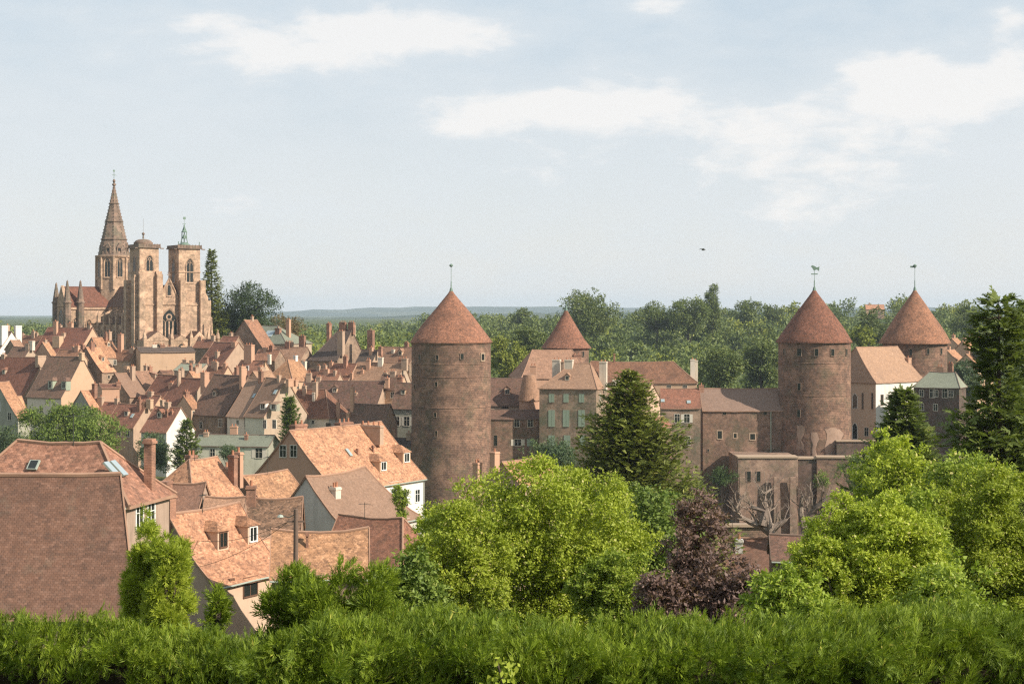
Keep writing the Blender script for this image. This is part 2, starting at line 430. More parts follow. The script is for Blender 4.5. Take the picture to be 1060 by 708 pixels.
RIDGE_MAT=dict(lit=plaster_mat('mortared_ridge_tiles',(.38,.23,.155),.6,(.2,.12,.09)),dark=plaster_mat('dark_ridge_tiles',(.2,.14,.11),.4))  # cap colour follows the roof tiles; dark for moss and slate
class House:
    def __init__(s,name,label,px1,px2,row,erow,Y,yaw=-30,pitch=48,hl=0,hr=0,roof='maroon',wall='cream',cat='house',group=None,
                 w=None,conc=.05,sag=.12,ov=.28,zeoff=0,base=None,thick=.16,rough=.04,gabtop=0,wmax=None,wall2=None,shear=0):
        a=R(yaw); d=Vector((cos(a),sin(a),0)); n=Vector((sin(a),-cos(a),0))
        pm=(px1+px2)/2; C0=P(pm,row,Y)
        def hit(px):
            k=(px-530)/F       # x=k*y ; C0 + t d
            t=(k*C0.y-C0.x)/(d.x-k*d.y); return C0+d*t
        A=hit(px1); B=hit(px2); C=(A+B)/2; s.L=(B-A).dot(d)+hl+hr
        if s.L<0: print('BAD house',label,s.L)
        C=C+d*(hr-hl)/2
        zr=C0.z; k=(erow-HZ)/F; tp=tan(R(pitch))
        ww=(zr+k*C.y)/(tp-k*n.y) if w is None else w/2
        if wmax and ww>wmax/2: ww=wmax/2
        if w is not None or wmax:
            h=zr+k*(C.y+n.y*ww)
        else: h=ww*tp
        if ww<.8 or h<.3: print('SMALL',label,ww,h)
        s.w=ww; s.h=h; s.yaw=a; s.C=C; s.zr=zr; s.ze=zr-h; s.d=d; s.n=n; s.conc=conc
        gz=min(ground(C.x+d.x*u*s.L/2+n.x*v*ww, C.y+d.y*u*s.L/2+n.y*v*ww) for u in (-1,1) for v in (-1,1))
        s.gz=gz if base is None else base
        s.gz=min(s.gz,s.ze-2.5)
        s.root=empty(name,(C.x,C.y,s.gz),a)
        tag(s.root,label,cat,group)
        s.hl,s.hr=hl,hr; s.roofm=T[roof]; s.wallm=W[wall]; s.ov=ov
        Z=lambda z:z-s.gz
        s.ZE=Z(s.ze); s.ZR=Z(s.zr)
        # walls
        b=MB(); L2=s.L/2; iw=ww; e=s.ZE-.05
        g0=-.6
        m2=1 if wall2 else 0
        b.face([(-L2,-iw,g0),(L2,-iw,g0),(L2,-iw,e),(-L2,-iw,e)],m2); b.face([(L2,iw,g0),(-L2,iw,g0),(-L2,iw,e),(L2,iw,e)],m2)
        for sx,hh in ((-1,hl),(1,hr)):
            x=sx*L2
            if hh==0:
                pts=[(x,-iw,g0),(x,-iw,e)]
                nst=6
                for i in range(1,nst): 
                    q=1-i/nst; pts.append((x,-iw*q,s.rz(q)-.12-gabtop*0))
                pts.append((x,0,s.ZR-.12))
                for i in range(nst-1,0,-1):
                    q=1-i/nst; pts.append((x,iw*q,s.rz(q)-.12))
                pts+= [(x,iw,e),(x,iw,g0)]
            else: pts=[(x,-iw,g0),(x,-iw,e),(x,iw,e),(x,iw,g0)]
            b.face(pts if sx<0 else pts[::-1])
        if shear: b.v=[(x-shear*y,y,z) for x,y,z in b.v]
        s.shear=shear
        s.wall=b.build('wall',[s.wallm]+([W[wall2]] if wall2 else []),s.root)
        # roof
        s.roof=s.mkroof(sag,rough,thick)
    def rz(s,t):
        """roof surface height at fraction t from ridge (0) to eave (1)"""
        return s.ZR-s.h*(t+s.conc*4*t*(1-t)*.5)
    def mkroof(s,sag,rough,thick):
        b=MB(); L2=s.L/2; ov=s.ov; w=s.w; nu=max(4,int(s.L/1.6)); nv=5
        rnd=random.Random(int(abs(s.C.x)*10)+int(s.C.y)*7)
        xl=-L2+(s.hl if s.hl else -ov*.5); xr=L2-(s.hr if s.hr else -ov*.5)
        el=-L2-(ov if s.hl else ov*.5); er=L2+(ov if s.hr else ov*.5)
        te=1+ov/w
        for side in (-1,1):
            grid=[]; us=[]
            for j in range(nv+1):
                t=te*j/nv; rowp=[]
                for i in range(nu+1):
                    q=i/nu
                    x=(xl+(xr-xl)*q)*(1-t/te)+(el+(er-el)*q)*(t/te)
                    z=s.rz(t)
                    edge=4*q*(1-q)
                    z-=sag*edge*(1-.4*t)
                    if 0<j: z+=rnd.uniform(-rough,rough)
                    else: z+=rnd.uniform(-rough,rough)*.7
                    rowp.append(Vector((x,side*w*t,z)))
                grid.append(rowp)
            if side==-1: fr0=grid[0]
            else: grid[0]=fr0
            vs=[0]
            for j in range(nv): vs.append(vs[-1]+(grid[j+1][nu//2]-grid[j][nu//2]).length)
            dn=Vector((0,0,-thick))
            for j in range(nv):
                for i in range(nu):
                    q=[grid[j][i],grid[j+1][i],grid[j+1][i+1],grid[j][i+1]]
                    uv=[(p.x,-v) for p,v in zip(q,(vs[j],vs[j+1],vs[j+1],vs[j]))]
                    b.face(q,0,uv); b.face([p+dn for p in q[::-1]],0,uv)
            for i in range(nu): b.face([grid[nv][i],grid[nv][i]+dn,grid[nv][i+1]+dn,grid[nv][i+1]],1)
            for e_,hh in ((0,s.hl),(nu,s.hr)):
                if not hh:
                    for j in range(nv): b.face([grid[j][e_],grid[j+1][e_],grid[j+1][e_]+dn,grid[j][e_]+dn],1)
            if side==-1: gf=grid
        for sx,hh,x0,e0,ii in ((-1,s.hl,xl,el,0),(1,s.hr,xr,er,nu)):
            if not hh: continue
            n2=5
            for j in range(nv):
                for i in range(n2):
                    def pt(j,i):
                        t=te*j/nv; a=Vector(gf[j][ii]); c=Vector(grid[j][ii]); return a.lerp(c,i/n2)
                    q=[pt(j,i),pt(j+1,i),pt(j+1,i+1),pt(j,i+1)]
                    uv=[(p.y,-s.h*1.3*jj/nv) for p,jj in zip(q,(j,j+1,j+1,j))]
                    if (q[0]-q[3]).length<1e-4: q=q[:3]; uv=uv[:3]
                    b.face(q,0,uv)
            A=gf[nv][ii]; Cc=grid[nv][ii]; dn=Vector((0,0,-thick))
            b.face([A,A+dn,Cc+dn,Cc],1)
        # ridge and hip tiles
        seg=[Vector(p)+Vector((0,0,.02)) for p in fr0]
        b.tube(seg,.095,5,1)
        for sx,hh,ii in ((-1,s.hl,0),(1,s.hr,nu)):
            for g in (gf,grid):
                line=[Vector(g[j][ii])+Vector((0,0,.02)) for j in range(nv+1)]
                if hh: b.tube(line,.085,5,1)
                else: b.tube(line,.045,4,1)
        if s.shear: b.v=[(x-s.shear*y,y,z) for x,y,z in b.v]
        cap=RIDGE_MAT['dark' if 'moss' in s.roofm.name or 'slate' in s.roofm.name else 'lit']
        return b.build('roof',[s.roofm,cap],s.root)
    # v: -1 front eave .. 0 ridge .. 1 back eave ; u: -1..1 along the ridge
    def zat(s,v): return s.rz(abs(v))
    def U(s,px):
        """u fraction for a photo column on the ridge line"""
        k=(px-530)/F; t=(k*s.C.y-s.C.x)/(s.d.x-k*s.d.y); return t/(s.L/2)
    def chimney(s,px,top,w=.9,d=.6,v=0.0,pots=2,mat='chim',label=None,cap=True,u=None):
        c=s.C+s.n*(-v*s.w)
        if u is None:
            k=(px-530)/F; t=(k*c.y-c.x)/(s.d.x-k*s.d.y)
        else: t=u*s.L/2
        pos=c+s.d*t
        zt=-(top-HZ)/F*pos.y-s.gz
        x=t; y=v*s.w
        hh=s.hr if x>0 else s.hl
        th=max(0,(abs(x)-(s.L/2-hh))/hh) if hh else 0
        zb=s.zat(min(1,max(abs(v),th)))-.9
        b=MB(); 
        ph=.45 if pots else 0
        zt2=zt-ph
        if zt2<zb+1.0: zt2=zb+1.6
        b.box(x-w/2,x+w/2,y-d/2,y+d/2,zb,zt2-.25,0)
        if cap:
            b.box(x-w/2-.07,x+w/2+.07,y-d/2-.07,y+d/2+.07,zt2-.25,zt2-.12,0)
            b.box(x-w/2-.02,x+w/2+.02,y-d/2-.02,y+d/2+.02,zt2-.12,zt2,0)
        for i in range(pots):
            if w>=d: cx,cy=x-w/2+w*(i+.5)/pots,y
            else: cx,cy=x,y-d/2+d*(i+.5)/pots
            r=min(.13,max(w,d)/pots*.4)
            b.lathe([(r,zt2),(r*.85,zt2+ph*.85),(r*1.0,zt2+ph),(0,zt2+ph)],7,cx,cy,1)
        o=b.build('chimney',[W[mat],W['pot']],s.roof)
        return o
    def antenna(s,u,v=-.05,hh=1.6):
        x=u*s.L/2; y=v*s.w; z=s.zat(abs(v)); b=MB()
        b.tube([(x,y,z-.3),(x,y,z+hh)],.022,5)
        b.tube([(x-.5,y-.1,z+hh-.15),(x+.5,y+.1,z+hh-.15)],.015,4)
        for k in range(6):
            q=-.45+.18*k; b.tube([(x+q+.05,y+q*.2-.22,z+hh-.15),(x+q-.05,y+q*.2+.22,z+hh-.15)],.01,4)
        return b.build('antenna',G['iron'],s.roof)
    def gutter(s):
        b=MB(); e=1+s.ov/s.w; y=-s.w*e-.05; z=s.rz(e)-.12; n=8
        b.tube([(-s.L/2-.1+s.L*(1.0)*i/n+(.2*i/n),y,z-.02*sin(i)) for i in range(n+1)],.06,6)
        b.tube([(s.L/2-.2,y,z),(s.L/2-.2,-s.w-.06,z-.35),(s.L/2-.2,-s.w-.06,.2)],.045,6)
        return b.build('gutter',G['zinc'],s.root)
    def dormer(s,px,t=.62,w=1.3,h=1.5,wall='cream',win='frame',kind='gable',u=None,roof=None):
        c=s.C+s.n*(t*s.w); k=(px-530)/F
        tt=(k*c.y-c.x)/(s.d.x-k*s.d.y) if u is None else u*s.L/2
        y=-t*s.w; z0=s.zat(t)-.25; z1=z0+.25+h
        # where the roof reaches the dormer's top
        q=t
        while q>0 and s.zat(q)<z1: q-=.01
        yb=-q*s.w
        b=MB(); 
        b.box(tt-w/2,tt+w/2,y,yb,z0,z1,0)
        o=b.build('dormer',W[wall],s.root)
        b=MB(); ov=.15
        if kind=='gable':
            rh=w*.55; q2=q
            while q2>0 and s.zat(q2)<z1+rh: q2-=.01
            yr=-q2*s.w
            for sx in (-1,1):
                e=(tt+sx*(w/2+ov),y-ov,z1-.08); e2=(tt+sx*(w/2+ov),yb,z1-.08)
                r=(tt,y-ov,z1+rh); r2=(tt,yr,z1+rh)
                b.face([e,r,r2,e2]); b.face([(p[0],p[1],p[2]-.1) for p in (e,r,r2,e2)])
                b.face([e,r,(r[0],r[1],r[2]-.1),(e[0],e[1],e[2]-.1)])
            b.face([(tt-w/2,y,z1),(tt+w/2,y,z1),(tt,y,z1+rh-.1)],1)
        elif kind=='hip':
            rh=w*.5; q2=q
            while q2>0 and s.zat(q2)<z1+rh: q2-=.01
            yr=-q2*s.w; yf=y+w*.5
            E=[(tt-w/2-ov,y-ov,z1-.05),(tt+w/2+ov,y-ov,z1-.05)]; E2=[(tt-w/2-ov,yb,z1-.05),(tt+w/2+ov,yb,z1-.05)]
            r=(tt,yf,z1+rh); r2=(tt,yr,z1+rh)
            b.face([E[0],E[1],r]); b.face([E[1],E2[1],r2,r]); b.face([E[0],r,r2,E2[0]])
            b.face([E[0],E2[0],E2[1],E[1]])
        else:
            zb=z1+.45; q2=q
            while q2>0 and s.zat(q2)<zb: q2-=.01
            yr=-q2*s.w
            a=[(tt-w/2-ov,y-ov*1.5,z1),(tt+w/2+ov,y-ov*1.5,z1),(tt+w/2+ov,yr,zb),(tt-w/2-ov,yr,zb)]
            b.face(a); b.face([(p[0],p[1],p[2]-.12) for p in a])
            for i in range(4):
                j=(i+1)%4; b.face([a[i],a[j],(a[j][0],a[j][1],a[j][2]-.12),(a[i][0],a[i][1],a[i][2]-.12)])
        b.build('dormer_roof',[roof or s.roofm,W[wall]],o)
        window(o,(tt,y,z0+.25+h*.5),(1,0,0),(0,-1,0),w*.6,h*.72,win)
        return o
    def skylight(s,px,t,w=.7,h=1.0,glass='sky'):
        c=s.C+s.n*(t*s.w); k=(px-530)/F
        x=(k*c.y-c.x)/(s.d.x-k*s.d.y)
        t2=t+h/s.w*.5*.7; t1=t-h/s.w*.5*.7
        p1=Vector((x,-t1*s.w,s.zat(t1)-.02)); p2=Vector((x,-t2*s.w,s.zat(t2)-.02))
        n=(p2-p1).cross(Vector((1,0,0))); n.normalize()
        if n.z<0: n=-n
        b=MB()
        def slab(x0,x1,a,c_,hh,mat):
            A=p1.lerp(p2,a); B=p1.lerp(p2,c_)
            q=[Vector((x0,A.y,A.z)),Vector((x1,A.y,A.z)),Vector((x1,B.y,B.z)),Vector((x0,B.y,B.z))]
            up=[p+n*hh for p in q]
            b.face(up,mat)
            for i in range(4):
                j=(i+1)%4; b.face([q[i],q[j],up[j],up[i]],mat)
        slab(x-w/2,x+w/2,0,1,.1,0); slab(x-w/2+.07,x+w/2-.07,.07,.93,.11,1)
        return b.build('skylight',[G['zinc'],G[glass]],s.roof)
    def win(s,face,u,dz,w=.9,h=1.4,style='frame',arch=False,name='window'):
        """u metres from the middle of the face (to the right seen from outside), dz metres from eave height to window centre"""
        z=s.ZE+dz; L2=s.L/2
        if face=='f': o=(u,-s.w,z); ax=(1,0,0); n=(0,-1,0)
        elif face=='l': o=(-L2,-u,z); ax=(0,-1,0); n=(-1,0,0)
        elif face=='r': o=(L2,u,z); ax=(0,1,0); n=(1,0,0)
        return window(s.root,o,ax,n,w,h,style,arch=arch,name=name)
    def wins(s,face,n,floors=2,style='frame',w=.85,h=1.35,skip=.15,first=-1.5):
        ln=s.L if face=='f' else 2*s.w
        rnd=random.Random(int(s.C.x*7)+int(s.C.y))
        for f in range(floors):
            if s.ZE+first-2.9*f<1.0: break
            for i in range(n):
                if rnd.random()<skip: continue
                s.win(face,(-.5+(i+.5)/n)*ln*.92+rnd.uniform(-.2,.2),first-2.9*f,w,h,style)
    def winpx(s,px,row,w=.9,h=1.4,style='frame',face='f',arch=False,name='window'):
        if face=='f': base=s.C+s.n*s.w; d=s.d
        elif face=='r': base=s.C+s.d*s.L/2; d=-s.n
        else: base=s.C-s.d*s.L/2; d=s.n
        k=(px-530)/F; t=(k*base.y-base.x)/(d.x-k*d.y); p=base+d*t
        z=-(row-HZ)/F*p.y
        return s.win(face,t,z-s.ze,w,h,style,arch,name)
def H(name,label,*a,**k): return House(name,label,*a,**k)

def thing_at(name,label,cat,px,row,Y,yaw=0,group=None,z=None):
    p=P(px,row,Y)
    if z is not None: p.z=z
    return tag(empty(name,p,R(yaw)),label,cat,group)
# ---------------------------------------------------------------- foliage
def quads_obj(name, Pq, tint, mat, parent=None, extra=None):
    """Pq (N,4,3) leaf quads; extra=(verts, faces) a solid joined in"""
    n=len(Pq); me=bpy.data.meshes.new(name)
    co=Pq.reshape(-1,3); nv=len(co); fv=np.arange(nv,dtype=np.int32); ls=np.arange(0,nv,4,dtype=np.int32)
    tn=np.repeat(tint,4)
    if extra is not None:
        ev,ef,et=extra
        co=np.concatenate([co,ev]); fv=np.concatenate([fv,(ef+nv).ravel().astype(np.int32)])
        ls=np.concatenate([ls,nv+np.arange(0,ef.size,4,dtype=np.int32)]); tn=np.concatenate([tn,et])
    me.vertices.add(len(co)); me.vertices.foreach_set('co',co.astype(np.float32).ravel())
    me.loops.add(len(fv)); me.loops.foreach_set('vertex_index',fv)
    me.polygons.add(len(ls)); me.polygons.foreach_set('loop_start',ls)
    me.polygons.foreach_set('loop_total',np.full(len(ls),4,dtype=np.int32))
    at=me.attributes.new('tint','FLOAT','POINT'); at.data.foreach_set('value',tn.astype(np.float32))
    me.materials.append(mat); me.update(calc_edges=True); me.validate()
    o=bpy.data.objects.new(name,me); COL.objects.link(o)
    if parent is not None: o.parent=parent
    return o
def unit(a): return a/np.maximum(1e-9,np.linalg.norm(a,axis=-1,keepdims=True))
def rdir(n,rng): return unit(rng.normal(size=(n,3)))
def leaf_quads(base, axis, nrm, L, Wd):
    """diamond leaves: (N,3) base points, unit axes, normals; L, Wd (N,)"""
    side=unit(np.cross(axis,nrm)); L=L[:,None]; Wd=Wd[:,None]
    return np.stack([base, base+axis*L*.45+side*Wd*.5, base+axis*L, base+axis*L*.45-side*Wd*.5],axis=1)

def blob_leaves(clumps, n, L, asp=.55, rng=RNG, up=.35, inner=.25, tvar=.5, out=.8, sprig=.55):
    """leaves over a set of clumps (x,y,z,r[,flat]); larger clumps get more"""
    C=np.array([c[:3] for c in clumps],float); r=np.array([c[3] for c in clumps],float)
    pr=r**2/np.sum(r**2); idx=rng.choice(len(clumps),size=n,p=pr)
    d=rdir(n,rng); d[:,2]=d[:,2]*.85+.12; d=unit(d)
    rr=np.where(rng.random(n)<inner, rng.uniform(.25,.7,n), rng.uniform(.7,1.08,n)+rng.normal(0,.05,n))
    # lumpy: ray length changes smoothly with direction
    lump=1+.16*np.sin(d[:,0]*5+idx*1.7)*np.sin(d[:,1]*6+idx)*1.0+.1*np.sin(d[:,2]*9+idx*2.3)
    p=C[idx]+d*(r[idx]*rr*lump)[:,None]
    ax=unit(d*out+rdir(n,rng)*.8+np.array([0,0,-.1]))
    nr=unit(rdir(n,rng)*.8+np.array([0,0,up])+d*.6)
    s=L*rng.uniform(.65,1.3,n)
    q=leaf_quads(p,ax,nr,s,s*asp*rng.uniform(.8,1.2,n))
    ct=rng.random(len(clumps))
    if sprig>0:
        # leafy shoots that stand out of the clumps
        m=7; ns=int(n*sprig/m); k=int(n*(1-sprig)); q=q[:k]; idx=idx[:k]
        i2=rng.choice(len(clumps),size=ns,p=pr); d2=rdir(ns,rng); d2[:,2]=d2[:,2]*.7+.35; d2=unit(d2)
        b2=C[i2]+d2*(r[i2]*rng.uniform(.55,1.0,ns))[:,None]
        a2=unit(d2*.7+rdir(ns,rng)*.45+np.array([0,0,.45])); ln=np.clip(r[i2]*rng.uniform(.3,1.1,ns),2.2*L,9*L)
        sd=unit(np.cross(a2,rdir(ns,rng))); Q2=[q]; I2=[idx]
        for j in range(m):
            f=(j+.7)/m; lx=unit(a2*.55+sd*(1 if j%2 else -1)*.8+rdir(ns,rng)*.35+np.array([0,0,-.12]))
            s2=L*rng.uniform(.7,1.25,ns)*(1.1-.3*f); nn=unit(np.array([0,0,.6])+rdir(ns,rng)*.7+d2*.4)
            Q2.append(leaf_quads(b2+a2*(ln*f)[:,None]+np.array([0,0,-1])*(ln*.25*f*f)[:,None],lx,nn,s2,s2*asp)); I2.append(i2)
        q=np.concatenate(Q2); idx=np.concatenate(I2); n=len(q)
    tint=np.clip(.5+(ct[idx]-.5)*tvar+rng.normal(0,.17,n),0,.9)
    tint=np.where(rng.random(n)<.03,.99,tint)
    return q,tint

def crown_clumps(w,d,h,n,rng,rmin=.2,rmax=.34,bottom=.15,shape='oval',twigs=0):
    """clumps for a crown of half-width w, half-depth d, height h, local z from 0"""
    out=[]
    for i in range(n):
        u=rdir(1,rng)[0]; 
        k=rng.uniform(.38,.93)
        zc=h*.5+u[2]*h*.5*k
        f=1.0
        if shape=='cone': f=1.15-(zc/h)*.95
        if shape=='dome': f=1.0 if zc<h*.5 else 1
        if shape=='egg': f=1.1-.35*(zc/h)
        r=rng.uniform(rmin,rmax)*min(w,h*.6)*(f if shape=='cone' else 1)
        out.append((u[0]*w*k*f,u[1]*d*k*f,max(zc,r*.6),r))
    for i in range(twigs):
        u=rdir(1,rng)[0]; u[2]=abs(u[2])*.9 if rng.random()<.75 else u[2]
        k=rng.uniform(.88,1.14); f=1.0
        zc=h*.5+u[2]*h*.5*k
        if shape=='cone': f=1.15-(zc/h)*.95
        out.append((u[0]*w*k*f,u[1]*d*k*f,zc,rng.uniform(.07,.13)*min(w,h*.6)))
    out.append((0,0,h*.5,min(w,h*.5)*.5))
    return out

def trunk_mesh(root,h0,clumps,r,rng,mat='bark',nlimb=7,top=None):
    b=MB(); top=top or h0
    pts=[(0,0,-.4)]; x=y=0
    zt=top
    for i in range(1,7):
        x+=rng.normal(0,.02*zt/3); y+=rng.normal(0,.02*zt/3); pts.append((x,y,zt*i/6))
    b.tube(pts,[r*1.35,r,r*.88,r*.75,r*.6,r*.45,r*.25],8)
    cl=sorted(clumps,key=lambda c:-c[3])[:nlimb]
    for c in cl:
        k=rng.integers(2,6); s=Vector(pts[k]); e=Vector(c[:3])
        m=s.lerp(e,.5)+Vector((rng.normal(0,.1),rng.normal(0,.1),.1*(e-s).length))
        b.tube([s,s.lerp(m,.5),m,m.lerp(e,.6),e],[r*.5,r*.42,r*.33,r*.22,r*.1],6)
    return b.build('trunk',G[mat],root)

def tree(name,label,px,rtop,rbot,hw,Y,mat,leaf=.1,n=20000,ncl=26,cat='tree',shape='oval',twigs=20,rmin=.2,rmax=.34,depth=1.0,trunk=True,
         group=None,asp=.55,seed=1,inner=.25,gz=None,bark='bark',tr=None,clumps=None,tvar=.5,sprig=.6):
    rng=np.random.default_rng(seed)
    c=P(px,rbot,Y); g=ground(c.x,c.y) if gz is None else gz
    root=tag(empty(name,(c.x,c.y,g)),label,cat,group)
    ztop=-(rtop-HZ)/F*Y; zbot=c.z; h=ztop-zbot; w=hw/F*Y
    z0=zbot-g
    if clumps is None: cl=crown_clumps(w,w*depth,h,ncl,rng,rmin,rmax,shape=shape,twigs=twigs)
    else: cl=clumps(w,h,rng)
    cl=[(a,b_,zz+z0,r) for a,b_,zz,r in cl]
    q,t=blob_leaves(cl,n,leaf,asp,rng,inner=inner,tvar=tvar,sprig=sprig)
    quads_obj('crown',q,t,mat,root)
    if trunk: trunk_mesh(root,z0,cl,tr or max(.05,w*.07),rng,bark,top=z0+h*.55)
    return root

def spray_quads(base, axis, nrm, L, k, rng, wid=.12, ang=38, droop=.0):
    """flat fern-like sprays: k leaflets either side of each axis; returns quads"""
    out=[]
    side=unit(np.cross(axis,nrm)); n=len(base)
    out.append(leaf_quads(base,axis,nrm,L,L*wid*.9))
    for i in range(k):
        s=(i+.6)/k; sg=1 if i%2 else -1
        a=R(ang)*(1.1-.4*s)
        ax=unit(axis*cos(a)+side*(sg*sin(a))+rng.normal(0,.12,(n,3))+np.array([0,0,-droop*s]))
        l=L*(.62-.38*s)*rng.uniform(.75,1.2,n)
        out.append(leaf_quads(base+axis*(L*s*.85)[:,None],ax,unit(nrm+rng.normal(0,.25,(n,3))),l,l*wid*2.0))
    return np.concatenate(out)

def conifer(name,label,px,rtop,rbot,hw,Y,mat,levels=34,per=9,L=.5,seed=3,cat='conifer',group=None,droop=.15,upturn=.25,sparse=0.0,wid=.16,k=6,
            prof=None,lean=0,trunkr=None,step=.22,gz=None,extra=None):
    rng=np.random.default_rng(seed)
    c=P(px,rbot,Y); g=ground(c.x,c.y) if gz is None else gz
    root=tag(empty(name,(c.x,c.y,g)),label,cat,group)
    ztop=-(rtop-HZ)/F*Y-g; z0=c.z-g; h=ztop-z0; w=hw/F*Y
    prof=prof or (lambda t: (t**.8))
    B=[];A=[];N=[];S=[]; mb=MB()
    mb.tube([(0,0,-.5),(0,0,z0+h*.5),(lean,0,ztop-.02*h)],[trunkr or h*.018,(trunkr or h*.018)*.6,.02],8)
    for lv in range(levels):
        t=((lv+.5)/levels)**.9       # 0 top .. 1 bottom
        zl=ztop-h*t
        r=w*prof(t)
        for b_ in range(per):
            if rng.random()<sparse: continue
            az=rng.uniform(0,2*pi); ln=r*rng.uniform(.62,1.12)
            if ln<.15: ln=.15
            dv=np.array([cos(az),sin(az),0]); sd=np.array([-sin(az),cos(az),0])
            m=max(3,int(ln/step)); s=(np.arange(m)+rng.random(m))/m; s=.12+.88*s
            pts=dv*(s*ln)[:,None]; pts[:,2]=zl+rng.normal(0,h*.008)+ln*(-droop*s+upturn*s*s)
            off=(rng.uniform(-1,1,m)*(1.05-s)*ln*.38)
            pts=pts+sd*off[:,None]; pts[:,2]+=rng.normal(0,.05*ln,m)
            ax=unit(dv*.8+sd*np.sign(off)[:,None]*.6+np.array([0,0,upturn*.7-droop*.3])+rng.normal(0,.3,(m,3)))
            B.append(pts);A.append(ax);N.append(unit(np.array([0,0,1.])+rng.normal(0,.35,(m,3)))); S.append(L*rng.uniform(.6,1.25,m))
            if ln>.5 and rng.random()<.5:
                e=Vector((dv*ln*.9).tolist()); mb.tube([(0,0,zl),(e.x*.5,e.y*.5,zl-ln*droop*.3),(e.x,e.y,zl+ln*(upturn-droop)*.8)],[.02*ln+.01,.013*ln+.008,.008],4)
    B=np.concatenate(B);A=np.concatenate(A);N=np.concatenate(N);S=np.concatenate(S)
    q=spray_quads(B,A,N,S,k,rng,wid)
    tint=np.tile(np.clip(rng.normal(.45,.22,len(B)),0,1),k+1)
    quads_obj('crown',q,tint,mat,root)
    mb.build('trunk',G['bark'],root)
    return root

L_=dict(
 lime=leaf_mat('lime_leaves',(0.236,0.301,0.030),(0.429,0.485,0.060),(0.616,0.563,0.220),0.32),
 lime2=leaf_mat('fresh_green_leaves',(0.182,0.252,0.030),(0.333,0.407,0.055),(0.537,0.485,0.170),0.30),
 mid=leaf_mat('mid_green_leaves',(0.097,0.150,0.028),(0.199,0.257,0.045),(0.268,0.301,0.080),0.22),
 dark=leaf_mat('dark_green_leaves',(0.038,0.063,0.020),(0.075,0.112,0.030),None,0.19),
 bluish=leaf_mat('blue_green_leaves',(0.064,0.102,0.050),(0.128,0.170,0.075),(0.161,0.184,0.040),0.22),
 purple=leaf_mat('purple_leaves',(.12,.075,.065),(.235,.155,.125),(.4,.27,.22),.25),
 hedge=leaf_mat('hedge_sprays',(0.092,0.145,0.012),(0.258,0.335,0.028),(0.429,0.407,0.080),0.24),
 conif=leaf_mat('conifer_needles',(0.122,0.150,0.033),(0.262,0.286,0.060),(0.366,0.349,0.090),0.25),
 conifd=leaf_mat('dark_conifer_needles',(.10,.135,.036),(.21,.255,.06),(.30,.33,.09),.32),
 far=leaf_mat('woodland_leaves',(0.092,0.126,0.035),(0.161,0.194,0.050),(0.268,0.272,0.070),0.19),
 fary=leaf_mat('yellow_green_woodland_leaves',(0.172,0.204,0.030),(0.268,0.291,0.045),(0.322,0.330,0.070),0.19),
 rust=leaf_mat('rusty_green_leaves',(.16,.10,.05),(.22,.17,.06),(.12,.2,.03),.25),
)
